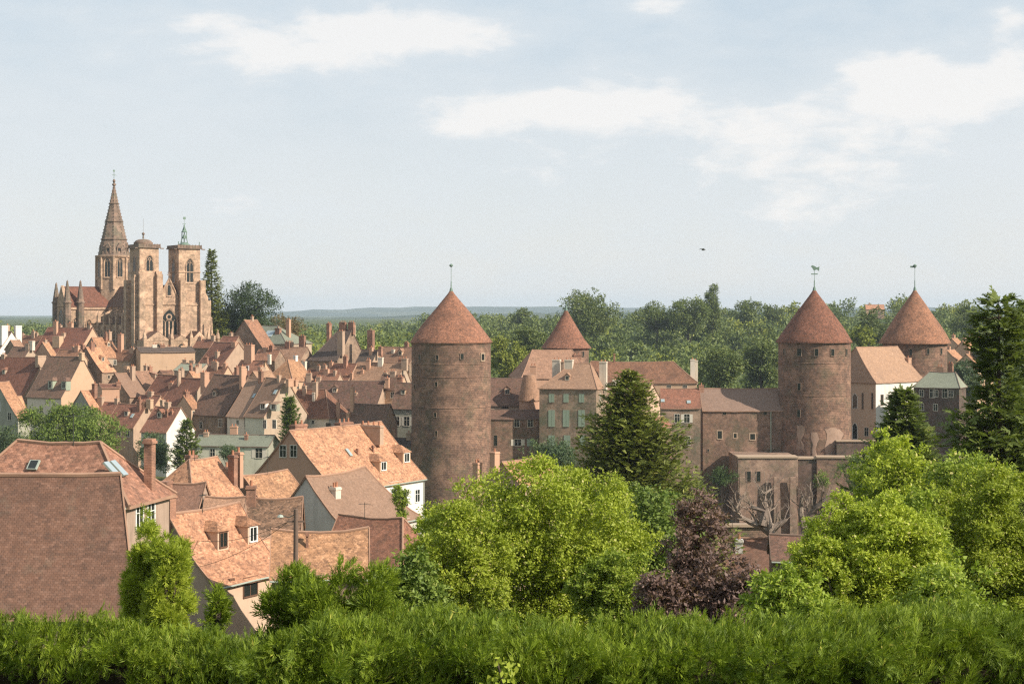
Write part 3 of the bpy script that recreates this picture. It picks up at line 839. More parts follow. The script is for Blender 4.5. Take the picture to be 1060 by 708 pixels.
# ================================================================ the town: far rows, from the church downhill
TOWN=[]
def town():
    g='old houses of the town below the church'
    def t(label,*a,**k):
        k.setdefault('group',g)
        q=H('town_house',label,*a,**k); TOWN.append(q); return q
    h=t('narrow house with a whitewashed gable between two white chimneys, far left edge',-12,12,343,362,437,roof='moss',wall='white')
    h.chimney(0,337,.7,2.2,-.55,0,'white',u=.95); h.chimney(0,337,.7,2.2,.55,0,'white',u=.95)
    h=t('house with plain brown roof just right of the whitewashed double-chimney gable',24,49,347,359,450,roof='old'); h.chimney(23,344,1.2,.8,0,2); h.chimney(38,343,.9,.6,0,1)
    h=t('house with steep red-brown roof in front of the transept turrets, widest of the top row',50,96,339,370,441,roof='maroon',wall='pale',pitch=50)
    h.chimney(73,333,1.6,.8,.1,2,'peach'); h.chimney(60,347,2.6,1.6,-.55,0,'pale',cap=False); h.chimney(66,343,.9,.8,-.3,1); h.wins('r',2,2); h.chimney(93,338,.9,.8,0,2)
    h=t('tiny tan-roofed house tucked below the whitewashed double-chimney gable',11,20,352,361,424,60,roof='tan',wall='rubble')
    h=t('low house with blackened mossy roof beside a pale square chimney, left edge',14,32,359,370,414,roof='moss'); h.chimney(33,353,1.3,.9,0,0,'chimw')
    h=t('small house with sunlit orange roof slope between dark roofs at left',44,50,354,368,419,60,roof='orange',wall='pale'); h.chimney(47,350,.7,.6,0,1)
    h=t('house with bright orange roof beside the steep red-brown roof below the nave',95,113,349,369,430,60,roof='orange',wall='cream',conc=.1); h.wins('l',2,1)
    h=t('house with patchy rubble walls and orange roof above the tall pale triangular gable',89,103,359,384,404,60,roof='orange',wall='rubble',conc=.1); h.winpx(119,375,.9,1.1,face='f'); h.wins('f',3,2,'stone',.6,.8,.3)
    h=t('low brown-roofed house with one tall peach chimney under the church side wall',108,140,362,372,430,roof='old',wall='cream'); h.chimney(125,344,1.3,1.0,0,1,'peach'); h.chimney(112,355,.8,.6,0,1,'peach')
    h=t('long blank sandy wall building with hardly visible roof below the church door',142,198,359,364,428,24,20,roof='slate',wall='pale',w=9); h.chimney(160,355,1.2,.7,0,2,'chimw'); h.chimney(190,356,1.6,.8,0,1,'pale'); h.chimney(175,357,.9,.7,.2,2)
    h=t('low dark-roofed outhouse at the foot of the church front',205,222,351,359,468,roof='maroon',wall='rubble')
    h=t('tall brown gabled house with pale verge, highest roof right of the church',253,266,331,361,446,60,50,roof='old',wall='rubble',conc=.02); h.wins('l',2,1,'stone',.7,.9); h.chimney(240,343,1.6,.9,.6,2)
    h=t('small red-roofed house against the left of the tall brown gable',231,247,348,358,437,roof='maroon',wall='rubble')
    h=t('building with green glazed hipped roof edged in cream by the reddish bush',272,287,337,355,466,-30,40,hl=3,hr=8,roof='greenslate',wall='cream'); h.chimney(288,338,1.6,1.0,-.4,1,'brick'); h.skylight(279,.45,3,3)
    h=t('low wide brown-tiled house left of the big dark roof with three chimneys',284,318,359,374,430,roof='tan',wall='rubble'); h.chimney(298,352,1.5,.8,0,2,'brick'); h.chimney(313,346,1.7,.9,.2,2,'brick')
    h=t('big house with steep black roof, brown gable and a row of three chimneys',351,364,341,372,425,-30,51,hl=5,roof='slate',wall='rubble')
    h.chimney(345,333,1.2,.8,0,2,'brick',u=-.62); h.chimney(355,332,1.9,.9,0,3,'brick'); h.chimney(366,332,1.7,.9,.05,3,'brick',u=.95); h.chimney(353,341,1.7,1.1,-.75,2,'chim')
    h=t('small black-roofed house with very tall brick chimney near the left round tower',375,391,362,375,420,roof='slate',wall='chim'); h.chimney(384,340,1.7,1.1,.3,1,'brick'); h.chimney(394,357,1.0,.8,-.2,1,'brick')
    h=t('tan-tiled house partly behind the left round tower, topmost beside it',398,432,359,376,427,roof='tan',wall='rubble'); h.chimney(407,364,.8,.6,-.3,1,'chimw'); h.dormer(414,.5,1.3,1.2,'pale'); h.chimney(421,353,1.1,.8,.1,2,'brick')
    h=t('dark red-roofed house with two thick tan chimneys below the tall brown gable',222,247,354,378,416,-45,roof='maroon',wall='chim'); h.chimney(243,355,1.7,1.1,-.1,2,'peach'); h.chimney(225,362,1.2,.8,-.6,1)
    h=t('house behind a broad tan chimney block in the middle of the town',250,274,373,389,402,-35,roof='old',wall='pale'); h.chimney(258,355,2.6,1.2,0,3,'peach'); h.chimney(279,365,.8,.6,0,1,'chimw'); h.winpx(256,381,.8,1,'white')
    h=t('low house with flat green-grey roof right of the blank sandy wall',188,214,376,383,397,-20,24,roof='greenslate',wall='cream'); h.chimney(199,371,1.2,.8,0,1)
    h=t('small brown-roofed house between chimneys above the big mossy roof',216,236,379,392,385,roof='old',wall='pale'); h.chimney(222,372,1.4,.9,0,2,'chim'); h.chimney(233,374,1.0,.8,0,1,'peach')
    h=t('small house with bright orange hipped roof and red left face, centre of town',298,309,372,393,386,60,hl=3.6,roof='orange',wall='pale'); h.chimney(306,366,.9,.7,0,1,'white'); h.wins('f',2,1,'frame',.8,1.2)
    h=t('dark-roofed house just right of the bright orange hipped roof',320,344,382,394,391,roof='maroon',wall='pale'); h.chimney(315,372,1.0,.8,0,1,'chimw'); h.chimney(330,377,.9,.7,0,2)
    h=t('dark red-roofed house with a row of little pale chimneys, below the black roof',345,369,376,394,386,roof='maroon',wall='chim'); h.chimney(349,385,.7,.5,-.7,1,'peach'); h.chimney(358,386,.7,.5,-.7,1,'peach'); h.chimney(364,384,.7,.5,-.7,1,'peach'); h.chimney(343,376,.9,.8,-.1,1,'peach')
    h=t('broad tan-tiled house with a pale chimney on its ridge, left of the round tower',371,418,375,396,383,-20,roof='tan',wall='cream'); h.chimney(394,368,1.2,.8,-.1,2,'chimw'); h.chimney(419,369,1.4,1.0,-.2,2,'chim'); h.chimney(375,384,.7,.6,-.5,1,'peach')
    # middle rows
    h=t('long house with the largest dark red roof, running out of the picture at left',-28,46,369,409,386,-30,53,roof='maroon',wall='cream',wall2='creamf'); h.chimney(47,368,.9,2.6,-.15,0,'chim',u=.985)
    h.winpx(32,424,.9,1.6,'frame'); h.winpx(12,425,.9,1.5); h.chimney(4,365,1.2,.8,0,2)
    h=t('house with a tall pale triangular gable and two arched dormers, upper left',50,85,369,410,374,-30,54,roof='moss',wall='pale',wall2='creamf'); h.dormer(52,.8,1.5,1.9,'shutterw','frame','hip'); h.dormer(66,.8,1.5,1.9,'shutterw','frame','hip')
    h.winpx(43,424,.9,1.5); h.winpx(62,426,.9,1.5); h.chimney(84,365,1.0,.9,0,0,'pale',u=.97)
    h=t('small house with orange roof slope and greenish gable under the tall pale gable',84,95,404,427,346,60,50,roof='orange',wall='greygreen'); h.chimney(98,395,.9,.8,-.3,1,'brick')
    h=t('box-shaped house with bright blank peach wall between two chimneys',103,121,397,401,359,25,22,roof='maroon',wall='peach',w=6); h.chimney(122,393,1.0,1.0,-.6,1,'brick',u=.98)
    h=t('low red-roofed house directly under the bright blank peach wall',104,124,416,429,345,roof='maroon',wall='pale'); h.chimney(121,410,.8,.7,0,1)
    h=t('house with smooth grey-tan roof slanting right beside the peach wall',119,137,386,409,373,60,roof='grey',wall='rubble'); h.chimney(131,379,.9,1.2,.2,0,'pale')
    h=t('tan-roofed house with one dark dormer below the blank sandy wall',139,157,384,405,383,60,roof='tan',wall='cream'); h.dormer(163,.5,1.7,1.8,'chim','frame','shed')
    h=t('tiny flat-topped peach annex right of the dark dormer',166,177,383,386,377,25,20,roof='old',wall='peach',w=5)
    h=t('dark red-roofed house with one stout pale chimney in the middle of its slope',164,188,388,413,366,-38,roof='maroon',wall='pale'); h.chimney(178,394,1.4,1.0,-.45,2,'peach'); h.chimney(188,380,1.0,.8,0,2)
    h=t('house with broad dark red slope running down left from a very tall chimney',184,212,391,427,352,-45,50,roof='maroon',wall='cream'); h.chimney(212,383,1.6,1.2,-.3,2,'peach'); h.wins('f',3,1)
    h=t('house with dark red roof and one green skylight, above the left town trees',123,152,418,441,331,roof='maroon',wall='chim'); h.skylight(137,.5); h.chimney(155,411,1.2,.9,0,1,'pale'); h.wins('f',3,1,'frame',.8,1.1)
    h=t('house with a bright white gable beside the dark little fir',161,187,421,446,318,roof='maroon',wall='white',conc=.03); h.chimney(173,423,.5,.5,-.35,1,'brick'); h.chimney(178,423,.5,.5,-.25,1,'brick'); h.dormer(165,.45,1.2,1.1,'cream')
    h=t('house with broad moss-blackened roof and rubble front, centre left',222,257,388,428,339,-38,50,roof='moss',wall='rubble'); h.winpx(228,438,1,1.6,'frame'); h.winpx(208,440,.9,1.4); h.chimney(245,378,.7,.7,.1,1,'brick'); h.chimney(251,377,.7,1.2,-.25,1,'peach'); h.winpx(218,452,.9,1.3)
    h=t('cream-fronted house with grey-brown roof and one tall dark window',258,276,391,430,331,-36,50,roof='grey',wall='cream',wall2='creamf'); h.winpx(255,437,1.1,1.9); h.skylight(263,.45); h.winpx(246,437,.6,.8,'frame')
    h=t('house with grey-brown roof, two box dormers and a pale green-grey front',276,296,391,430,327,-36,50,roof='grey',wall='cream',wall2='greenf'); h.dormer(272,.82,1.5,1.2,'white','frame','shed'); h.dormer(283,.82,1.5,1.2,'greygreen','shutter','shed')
    h.skylight(285,.35,.8,1); h.winpx(274,439,.9,1.6); h.winpx(284,439,.9,1.6); h.chimney(300,390,.8,1.6,-.1,1,'peach'); h.chimney(306,391,.8,.8,.1,1,'peach')
    h=t('long low house with the widest dark mossy roof, left of the round tower',316,398,394,421,352,-14,roof='moss',wall='chim',pitch=42); h.chimney(401,389,.8,.8,-.1,1,'peach'); h.winpx(372,428,1,1.5,'white'); h.winpx(362,428,1,1.5,'frame'); h.chimney(330,388,.9,.8,0,2); h.chimney(318,388,1,.8,0,2,'peach'); h.chimney(368,404,.7,.6,-.5,1)
    h=t('house with dark red roof, sunlit hip and pale bluish front wall',309,337,403,431,337,-22,hr=3.4,roof='maroon',wall='bluewhite',wall2='creamf'); h.chimney(325,404,.6,.6,-.35,1,'chimw'); h.winpx(324,437,.6,.7,'frame'); h.winpx(340,440,1.0,.8,'bare'); h.chimney(350,414,.6,.6,-.3,1,'peach')
    h=t('low house with two thin tall chimneys and black mossy roof near the tower foot',366,404,418,439,326,-20,roof='moss',wall='chim'); h.chimney(357,398,.7,.7,-.3,1,'peach',u=-.95); h.chimney(351,425,.6,.8,-.7,1,'peach',u=-.99)
    h=t('tall shadowy house with green shutters and steep dark roof against the round tower',411,440,396,421,338,-15,56,roof='moss',wall='greygreen'); h.winpx(411,436,1,1.9,'shutter'); h.winpx(421,436,1.2,1.9,'shutter'); h.winpx(422,426,.5,.7); h.winpx(413,466,1,1.7,'frame')
    h=t('low slate-roofed lean-to at the foot of the shadowy shuttered house',404,432,453,461,325,-10,30,roof='slate',wall='greygreen',w=5); h.winpx(412,468,.9,1.2)
    h=t('long low building with a plain grey-green roof above the salmon gable house',207,284,450,461,301,-8,24,roof='greenslate',wall='greygreen',wall2='greenf',sag=.02,rough=.01); h.winpx(220,469,.9,1.6,'frame'); h.winpx(250,470,1,1.7,'green'); h.winpx(268,469,1.3,1.8,'shutter'); h.chimney(255,447,.6,.6,-.4,1,'brick'); h.winpx(235,470,1,1.6,'frame')
    h=t('house at the left edge with orange verge over a greenish gable',-3,9,395,432,331,60,50,roof='orange',wall='greygreen'); h.winpx(10,431,1.0,1.5,'frame','l'); h.winpx(-2,421,1.3,1.6,'white','l')
    h=t('stepped-down orange-roofed wing of the greenish gable house, left edge',11,22,410,433,340,60,45,roof='orange',wall='greygreen',w=5.5)
    # a few more rows glimpsed between the roofs
    for lab,a,b,r,e,Y,yw,ro,wa,cp in (
      ('red-brown roof glimpsed between the peach wall and the nave, with twin chimney',62,84,362,372,398,-30,'old','pale',80),
      ('little tan-roofed house behind the box dormers',262,280,384,397,372,60,'tan','pale',270),
      ('brown-roofed house behind the long mossy roof, with central stack',330,352,386,398,372,-25,'old','chim',338),
      ('sunlit sliver of orange roof above the white gable',190,198,409,421,338,60,'orange','pale',193),
      ('dark roof behind the shadowy shuttered house, by a pale chimney',396,418,388,402,352,-20,'moss','pale',407),
      ('sandy-walled house under the low green-grey roof',196,210,384,396,380,60,'orange','pale',203),
      ('low tiled house at the foot of the tall brown gable, with paired pots',268,290,362,372,425,-30,'old','rubble',281),
      ('red-roofed house left of the broad dark red slope',146,166,409,420,352,-30,'maroon','pale',156),
      ('old roof right below the greenish gable, seen above the town trees',88,104,428,441,328,-30,'old','cream',101)):
        h=t(lab,a,b,r,e,Y,yw,roof=ro,wall=wa); h.chimney(cp,r-6,1.2,.8,0,2,random.choice(['chim','peach','brick'])); h.wins('f',2,1,'frame',.8,1.2)

NEAR=[]
def NH(*a,**k):
    q=H(*a,**k); NEAR.append(q); return q
def town_extras():
    """more of the stacks and small dormers that crowd every ridge"""
    rnd=random.Random(5)
    for q in TOWN:
        if q.L<4: continue
        for _ in range(rnd.choice((0,1,1,2))):
            u=rnd.uniform(-.9,.9); v=rnd.uniform(-.3,.3); p=q.C+q.d*(u*q.L/2)-q.n*(v*q.w)
            top=HZ-F*(q.zr+rnd.uniform(.9,2.2))/p.y
            q.chimney(0,top,rnd.uniform(.6,1.4),rnd.uniform(.6,.9),v,rnd.choice((1,1,2,2)),rnd.choice(('chim','peach','brick','chim')),u=u)
        if rnd.random()<.3 and q.w>3 and not q.hl:
            q.dormer(0,rnd.uniform(.4,.62),1.1,1.05,rnd.choice(('pale','cream','chim')),'frame',rnd.choice(('gable','hip')),u=rnd.uniform(-.6,.6))
        if rnd.random()<.35: q.antenna(rnd.uniform(-.7,.7),-.02,rnd.uniform(1.2,2.2))
def near_houses():
    g='tiled houses in the hollow in front of the town'
    h=NH('house','big salmon-gabled house with long mottled orange roof and a broad chimney wall',300,394,441,500,184,60,45,roof='orange',wall='salmon',wall2='white',group=g,conc=.07)
    h.winpx(293,467,.85,1.25,'frame','l'); h.winpx(304,467,.85,1.25,'frame','l')
    h.chimney(384,436,.75,3.1,-.22,4,'chim',u=None); h.chimney(309,435,2.2,.8,.15,2,'brick'); h.chimney(356,433,2.6,.8,.25,3,'brick')
    h.dormer(397,.8,1.5,1.2,'pale','white','hip'); h.dormer(421,.72,1.6,1.3,'pale','white','hip'); h.skylight(361,.42,.5,1.1); pass
    h.winpx(418,515,.9,1.4,'white','f'); h.winpx(432,513,.9,1.4,'white','f'); h.winpx(407,512,.9,1.4,'white','f'); h.chimney(370,464,.2,.2,-.45,0,'brick'); h.chimney(386,461,.2,.2,-.45,0,'brick')
    h=NH('house','house with smooth grey-brown sagging roof and one white chimney',317,378,488,541,150,62,46,hr=2.4,roof='grey',wall='bluewhite',group=g,conc=.16,sag=.25)
    h.chimney(347,499,.85,.7,-.3,2,'chimw')
    h=NH('house','house with dark maroon roof between two orange roofs, right of the lamp pole',352,417,534,580,126,-24,48,hr=1.3,roof='maroon',wall='brick',group=g,sag=.2)
    h=NH('house','orange-roofed house behind the wooden lamp pole with a white right verge',283,380,547,594,104,6,48,roof='orange',wall='rubble',group=g,sag=.3)
    h.chimney(318,575,.15,.15,-.3,0,'brick')
    h=NH('house','pinkish house with flared orange roof, two roof dormers and a brown window',175,247,526,596,111,60,48,roof='orange',wall='pinkgrey',wall2='salmon2',group=g,conc=.16,sag=.12)
    h.winpx(259,607,1.4,1.2,'brown'); h.winpx(240,603,.35,.4,'brown'); h.dormer(231,.52,1.15,1.3,'salmon2','brown','hip'); h.dormer(262,.52,1.15,1.3,'salmon2','white','hip'); h.chimney(174,511,.6,1.3,.1,0,'brick',u=-.97)
    h=NH('cottage','small orange-roofed annex with pale wall right of the two roof dormers',267,283,556,578,117,60,45,roof='orange',wall='salmon2',group=g)
    h=NH('house','house with pale-patched orange slope, dark hipped end and a tall twin chimney',196,224,474,517,151,56,46,hl=2.8,roof='orange',wall='rubble',group=g)
    h.chimney(241,466,.5,.8,-.6,1,'brick'); h.chimney(247,463,.45,.8,-.55,1,'peach'); h.chimney(198,466,.9,.7,.3,2,'brick')
    h=NH('house','low house with patchy maroon and orange roof beside the white-framed windows',165,212,499,529,139,-9,48,roof='big',wall='pinkgrey',group=g,sag=.2); h.chimney(171,498,.8,1.4,-.55,0,'brick')
    h=NH('house','low house with plain orange roof tucked under the salmon gable',252,297,489,516,161,60,45,roof='orange',wall='rubble',group=g); h.chimney(236,478,.8,.7,.3,2,'peach')
    h=NH('house','house with dark mottled roof and a pot-topped chimney behind the flared roof',258,312,514,553,131,4,46,roof='moss2',wall='rubble',group=g,sag=.25)
    h.chimney(260,497,.75,.7,-.1,1,'brick')
    h=NH('cottage','narrow strip of tan roof between the flared roof and the pale-patched one',214,254,514,526,138,-3,45,roof='tan',wall='rubble',group=g)
    h=NH('house','big house with plain purple-brown roof filling the lower left corner',-30,121,491,627,62,0,52,roof='big',wall='pinkgrey',group=g,shear=.4,sag=.05,rough=.02,conc=.02)
    h=NH('house','house with hipped brown roof, a brick chimney and white-framed windows, behind the plain roof',18,104,457,514,80,-13,47,hl=2.4,hr=2.6,roof='old2',wall='pinkgrey',wall2='salmon2',group=g,sag=.12)
    h.chimney(136,454,.42,.45,.35,0,'brick',u=.93); h.skylight(35,.42,.55,.55,'dark'); h.winpx(144,534,.7,1.15,'white','r'); h.winpx(156,532,.7,1.15,'white','r')
    # twin roof window on the sunny hip
    L2=h.L/2
    for k_,yy in enumerate((-1.7,-1.0)):
        b=MB(); p1=Vector((L2-h.hr*.62,yy,h.ZR-h.h*.38+.08)); sl=Vector((h.hr,0,-h.h)).normalized(); nn=Vector((h.h,0,h.hr)).normalized()
        q=[p1,p1+sl*1.0,p1+sl*1.0+Vector((0,.5,0)),p1+Vector((0,.5,0))]; up=[v+nn*.1 for v in q]
        b.face(up,1)
        for i in range(4): b.face([q[i],q[(i+1)%4],up[(i+1)%4],up[i]],0)
        b.build('skylight',[G['zinc'],G['sky']],h.roof)
    h=NH('cottage','cottage with small orange roof and two chimneys at the foot of the left round tower',520,560,475,498,214,58,46,roof='orange',wall='chim',group=g)
    h.chimney(494,475,1.0,.8,.9,2,'peach'); h.chimney(512,464,1.2,.8,.1,1,'peach')
    h=NH('cottage','cottage with dull red roof and a white end wall behind the bare dead trees',745,800,556,592,128,-8,45,roof='big',wall='white',group=g,sag=.1)
    h.chimney(765,552,.6,.6,-.3,1,'white')
    h=NH('shed','low shed with rusty tiled roof beneath the right-hand dead tree',798,850,553,577,122,-5,40,roof='moss',wall='rubble',group=g)
    for k_,q in enumerate(NEAR):
        if not q.shear: q.gutter()
        if k_%2==0 and k_!=10: q.antenna(random.uniform(-.6,.6),-.03,random.uniform(1.1,1.8))
    # lamp pole
    p=P(306,527,92); gz=ground(p.x,p.y)
    r=tag(empty('utility_pole',(p.x,p.y,gz)),'weathered wooden pole with a small street lamp rising before the orange roof','pole')
    b=MB(); hh=p.z-gz; b.tube([(0,0,-.5),(0,0,hh*.5),(0.02,0,hh)],[.17,.15,.13],8); b.build('post',G['wood'],r)
    b=MB(); b.tube([(0,0,hh-.25),(-.35,-.1,hh-.45),(-.75,-.2,hh-.35)],.03,5); arm=b.build('lamp_arm',G['iron'],r)
    b=MB(); b.lathe([(.02,hh-.45),(.2,hh-.42),(.12,hh-.3),(0.0,hh-.27)],8,-.85,-.22); b.build('lamp_head',G['zinc'],arm)
    b=MB(); b.box(-.5,.5,-.04,.04,hh-.75,hh-.65); b.build('crossbar',G['wood'],r)
    A=Vector((p.x-.4,p.y,p.z-.7))
    for (qx,qy,Y,lab) in ((178,590,104,'thin overhead cable sagging from the lamp pole to the flared-roof house, lower one'),(188,556,112,'thin overhead cable from the lamp pole over the roof dormers, upper one')):
        B=P(qx,qy,Y); b=MB(); pts=[]
        for i in range(13):
            t=i/12; v=A.lerp(B,t); v.z-=1.1*4*t*(1-t)*.6; pts.append(v)
        b.tube(pts,.018,4); o=b.build('overhead_cable',G['iron']); tag(o,lab,'cable')
# ================================================================ round towers and castle
def round_tower(label,px,Y,rowapex,roweave,rbody,rcone,rowbase,vane='cock',flare=0,bands=(),wins=(),seed=1,wallm='tower'):
    c=P(px,roweave,Y); z=lambda row:-(row-HZ)/F*Y
    gz=ground(c.x,c.y)-.5; gz=min(gz,z(rowbase)-1)
    root=tag(empty('round_tower',(c.x,c.y,gz)),label,'tower')
    rb=rbody/F*Y; rc=rcone/F*Y; ze=z(roweave)-gz; za=z(rowapex)-gz
    rnd=random.Random(seed)
    b=MB(); zb=z(rowbase)-gz
    prof=[(rb*1.10,-1),(rb*1.06,zb),(rb*1.015,zb+(ze-zb)*.25),(rb,zb+(ze-zb)*.45)]
    lastz=prof[-1][1]
    for row in sorted(bands,reverse=True):
        q=z(row)-gz
        if q<=lastz+.5: continue
        prof+=[(rb,q-.12),(rb+.07,q-.1),(rb+.07,q+.06),(rb*.999,q+.1)]; lastz=q+.2
    prof+=[(rb*.998,ze-.5),(rb+.08,ze-.4),(rb+.1,ze)]
    b.lathe(prof,56); b.build('wall',W[wallm],root)
    b=MB(); n=12; pr=[(rb,ze-.02),(rc,ze-.12)]
    H_=za-ze
    for i in range(n+1):
        t=i/n; r=rc*(1-t); r*= (1+ .05*sin(t*pi)) if not flare else (1-.1*sin(t*pi)*flare)
        pr.append((max(r,0.0) if i<n else 0.12,ze+.02+H_*t*.985))
    pr.append((0,za))
    b.lathe(pr,56); 
    # slight unevenness of the old carpentry
    for i,v in enumerate(b.v):
        a=math.atan2(v[1],v[0]); k=1+.008*sin(a*3+v[2]*.7+seed)+.005*sin(a*7+v[2])
        if v[2]>ze-.2: b.v[i]=(v[0]*k,v[1]*k,v[2])
    roof=b.build('roof',T['cone'],root)
    b=MB(); k=F/Y
    rod=22/k if vane!='short' else 12/k
    b.lathe([(.45,za-.9),(.3,za-.1),(.12,za+.3),(.1,za+rod*.35),(.05,za+rod*.36),(.05,za+rod)],7)
    if vane=='ball': b.lathe([(0,za+rod),(.38,za+rod+.3),(.38,za+rod+.5),(0,za+rod+.8)],8)
    if vane=='cock':
        b.prism([(-.1,za+rod*.8),(.5,za+rod*.86),(1.0,za+rod*.78),(1.05,za+rod),(.5,za+rod*.95),(.1,za+rod*1.02),(-.5,za+rod*1.06),(-.75,za+rod),(-.5,za+rod*.95)],-.05,.05)
        b.box(-.7,.7,-.04,.04,za+rod*.62,za+rod*.67)
    if vane=='flag':
        b.lathe([(0,za+rod*.9),(.4,za+rod),(.45,za+rod+.3),(0,za+rod+.6)],8); b.box(-1.1,0,-.04,.04,za+rod*.95,za+rod+.15)
    b.build('weathervane',G['verd'],roof)
    for (wx,row,w,h,st) in wins:
        # angle on the drum so that it shows at column wx
        s=(wx-px)/F*Y/rb; s=max(-.97,min(.97,s)); base=math.atan2(c.x,c.y)
        a=math.asin(s)
        n=Vector((sin(a-0)*1.0,-cos(a),0)); 
        n=Matrix.Rotation(-base,3,'Z')@n
        ax=Vector((-n.y,n.x,0)); rr=rb*1.0+.02
        o=n*rr; o.z=z(row)-gz
        window(root,o,ax,n,w,h,st,proud=.1)
    return root,c,rb,gz

def block(name,label,cat,px0,px1,rowtop,Y,depth,yaw=0,mat='castle',group=None,top=True,bottom=None):
    c=P((px0+px1)/2,rowtop,Y); L=(px1-px0)/F*Y/cos(R(yaw)); gz=ground(c.x,c.y)-1
    if bottom is not None: gz=min(gz,-(bottom-HZ)/F*Y)
    r=tag(empty(name,(c.x,c.y,gz),R(yaw)),label,cat,group); h=c.z-gz
    b=MB(); nx=max(2,int(L/3))
    rnd=random.Random(int(px0))
    # battered face, uneven top
    xs=[-L/2+L*i/nx for i in range(nx+1)]; tz=[h+rnd.uniform(-.12,.12) for _ in xs]
    for i in range(nx):
        f=[(xs[i],-.6,0),(xs[i+1],-.6,0),(xs[i+1],0,tz[i+1]),(xs[i],0,tz[i])]
        b.face(f); b.face([(xs[i],0,tz[i]),(xs[i+1],0,tz[i+1]),(xs[i+1],depth,tz[i+1]),(xs[i],depth,tz[i])])
        b.face([(xs[i+1],depth,0),(xs[i],depth,0),(xs[i],depth,tz[i]),(xs[i+1],depth,tz[i+1])])
    b.face([(-L/2,depth,0),(-L/2,-.6,0),(-L/2,0,tz[0]),(-L/2,depth,tz[0])]); b.face([(L/2,-.6,0),(L/2,depth,0),(L/2,depth,tz[-1]),(L/2,0,tz[-1])])
    w=b.build('wall',W[mat],r)
    if top:
        b=MB(); b.box(-L/2-.1,L/2+.1,-.25,depth*.3,h-.02,h+.28); b.build('coping',G['stonef'],r)
    return r,c,L,h,gz

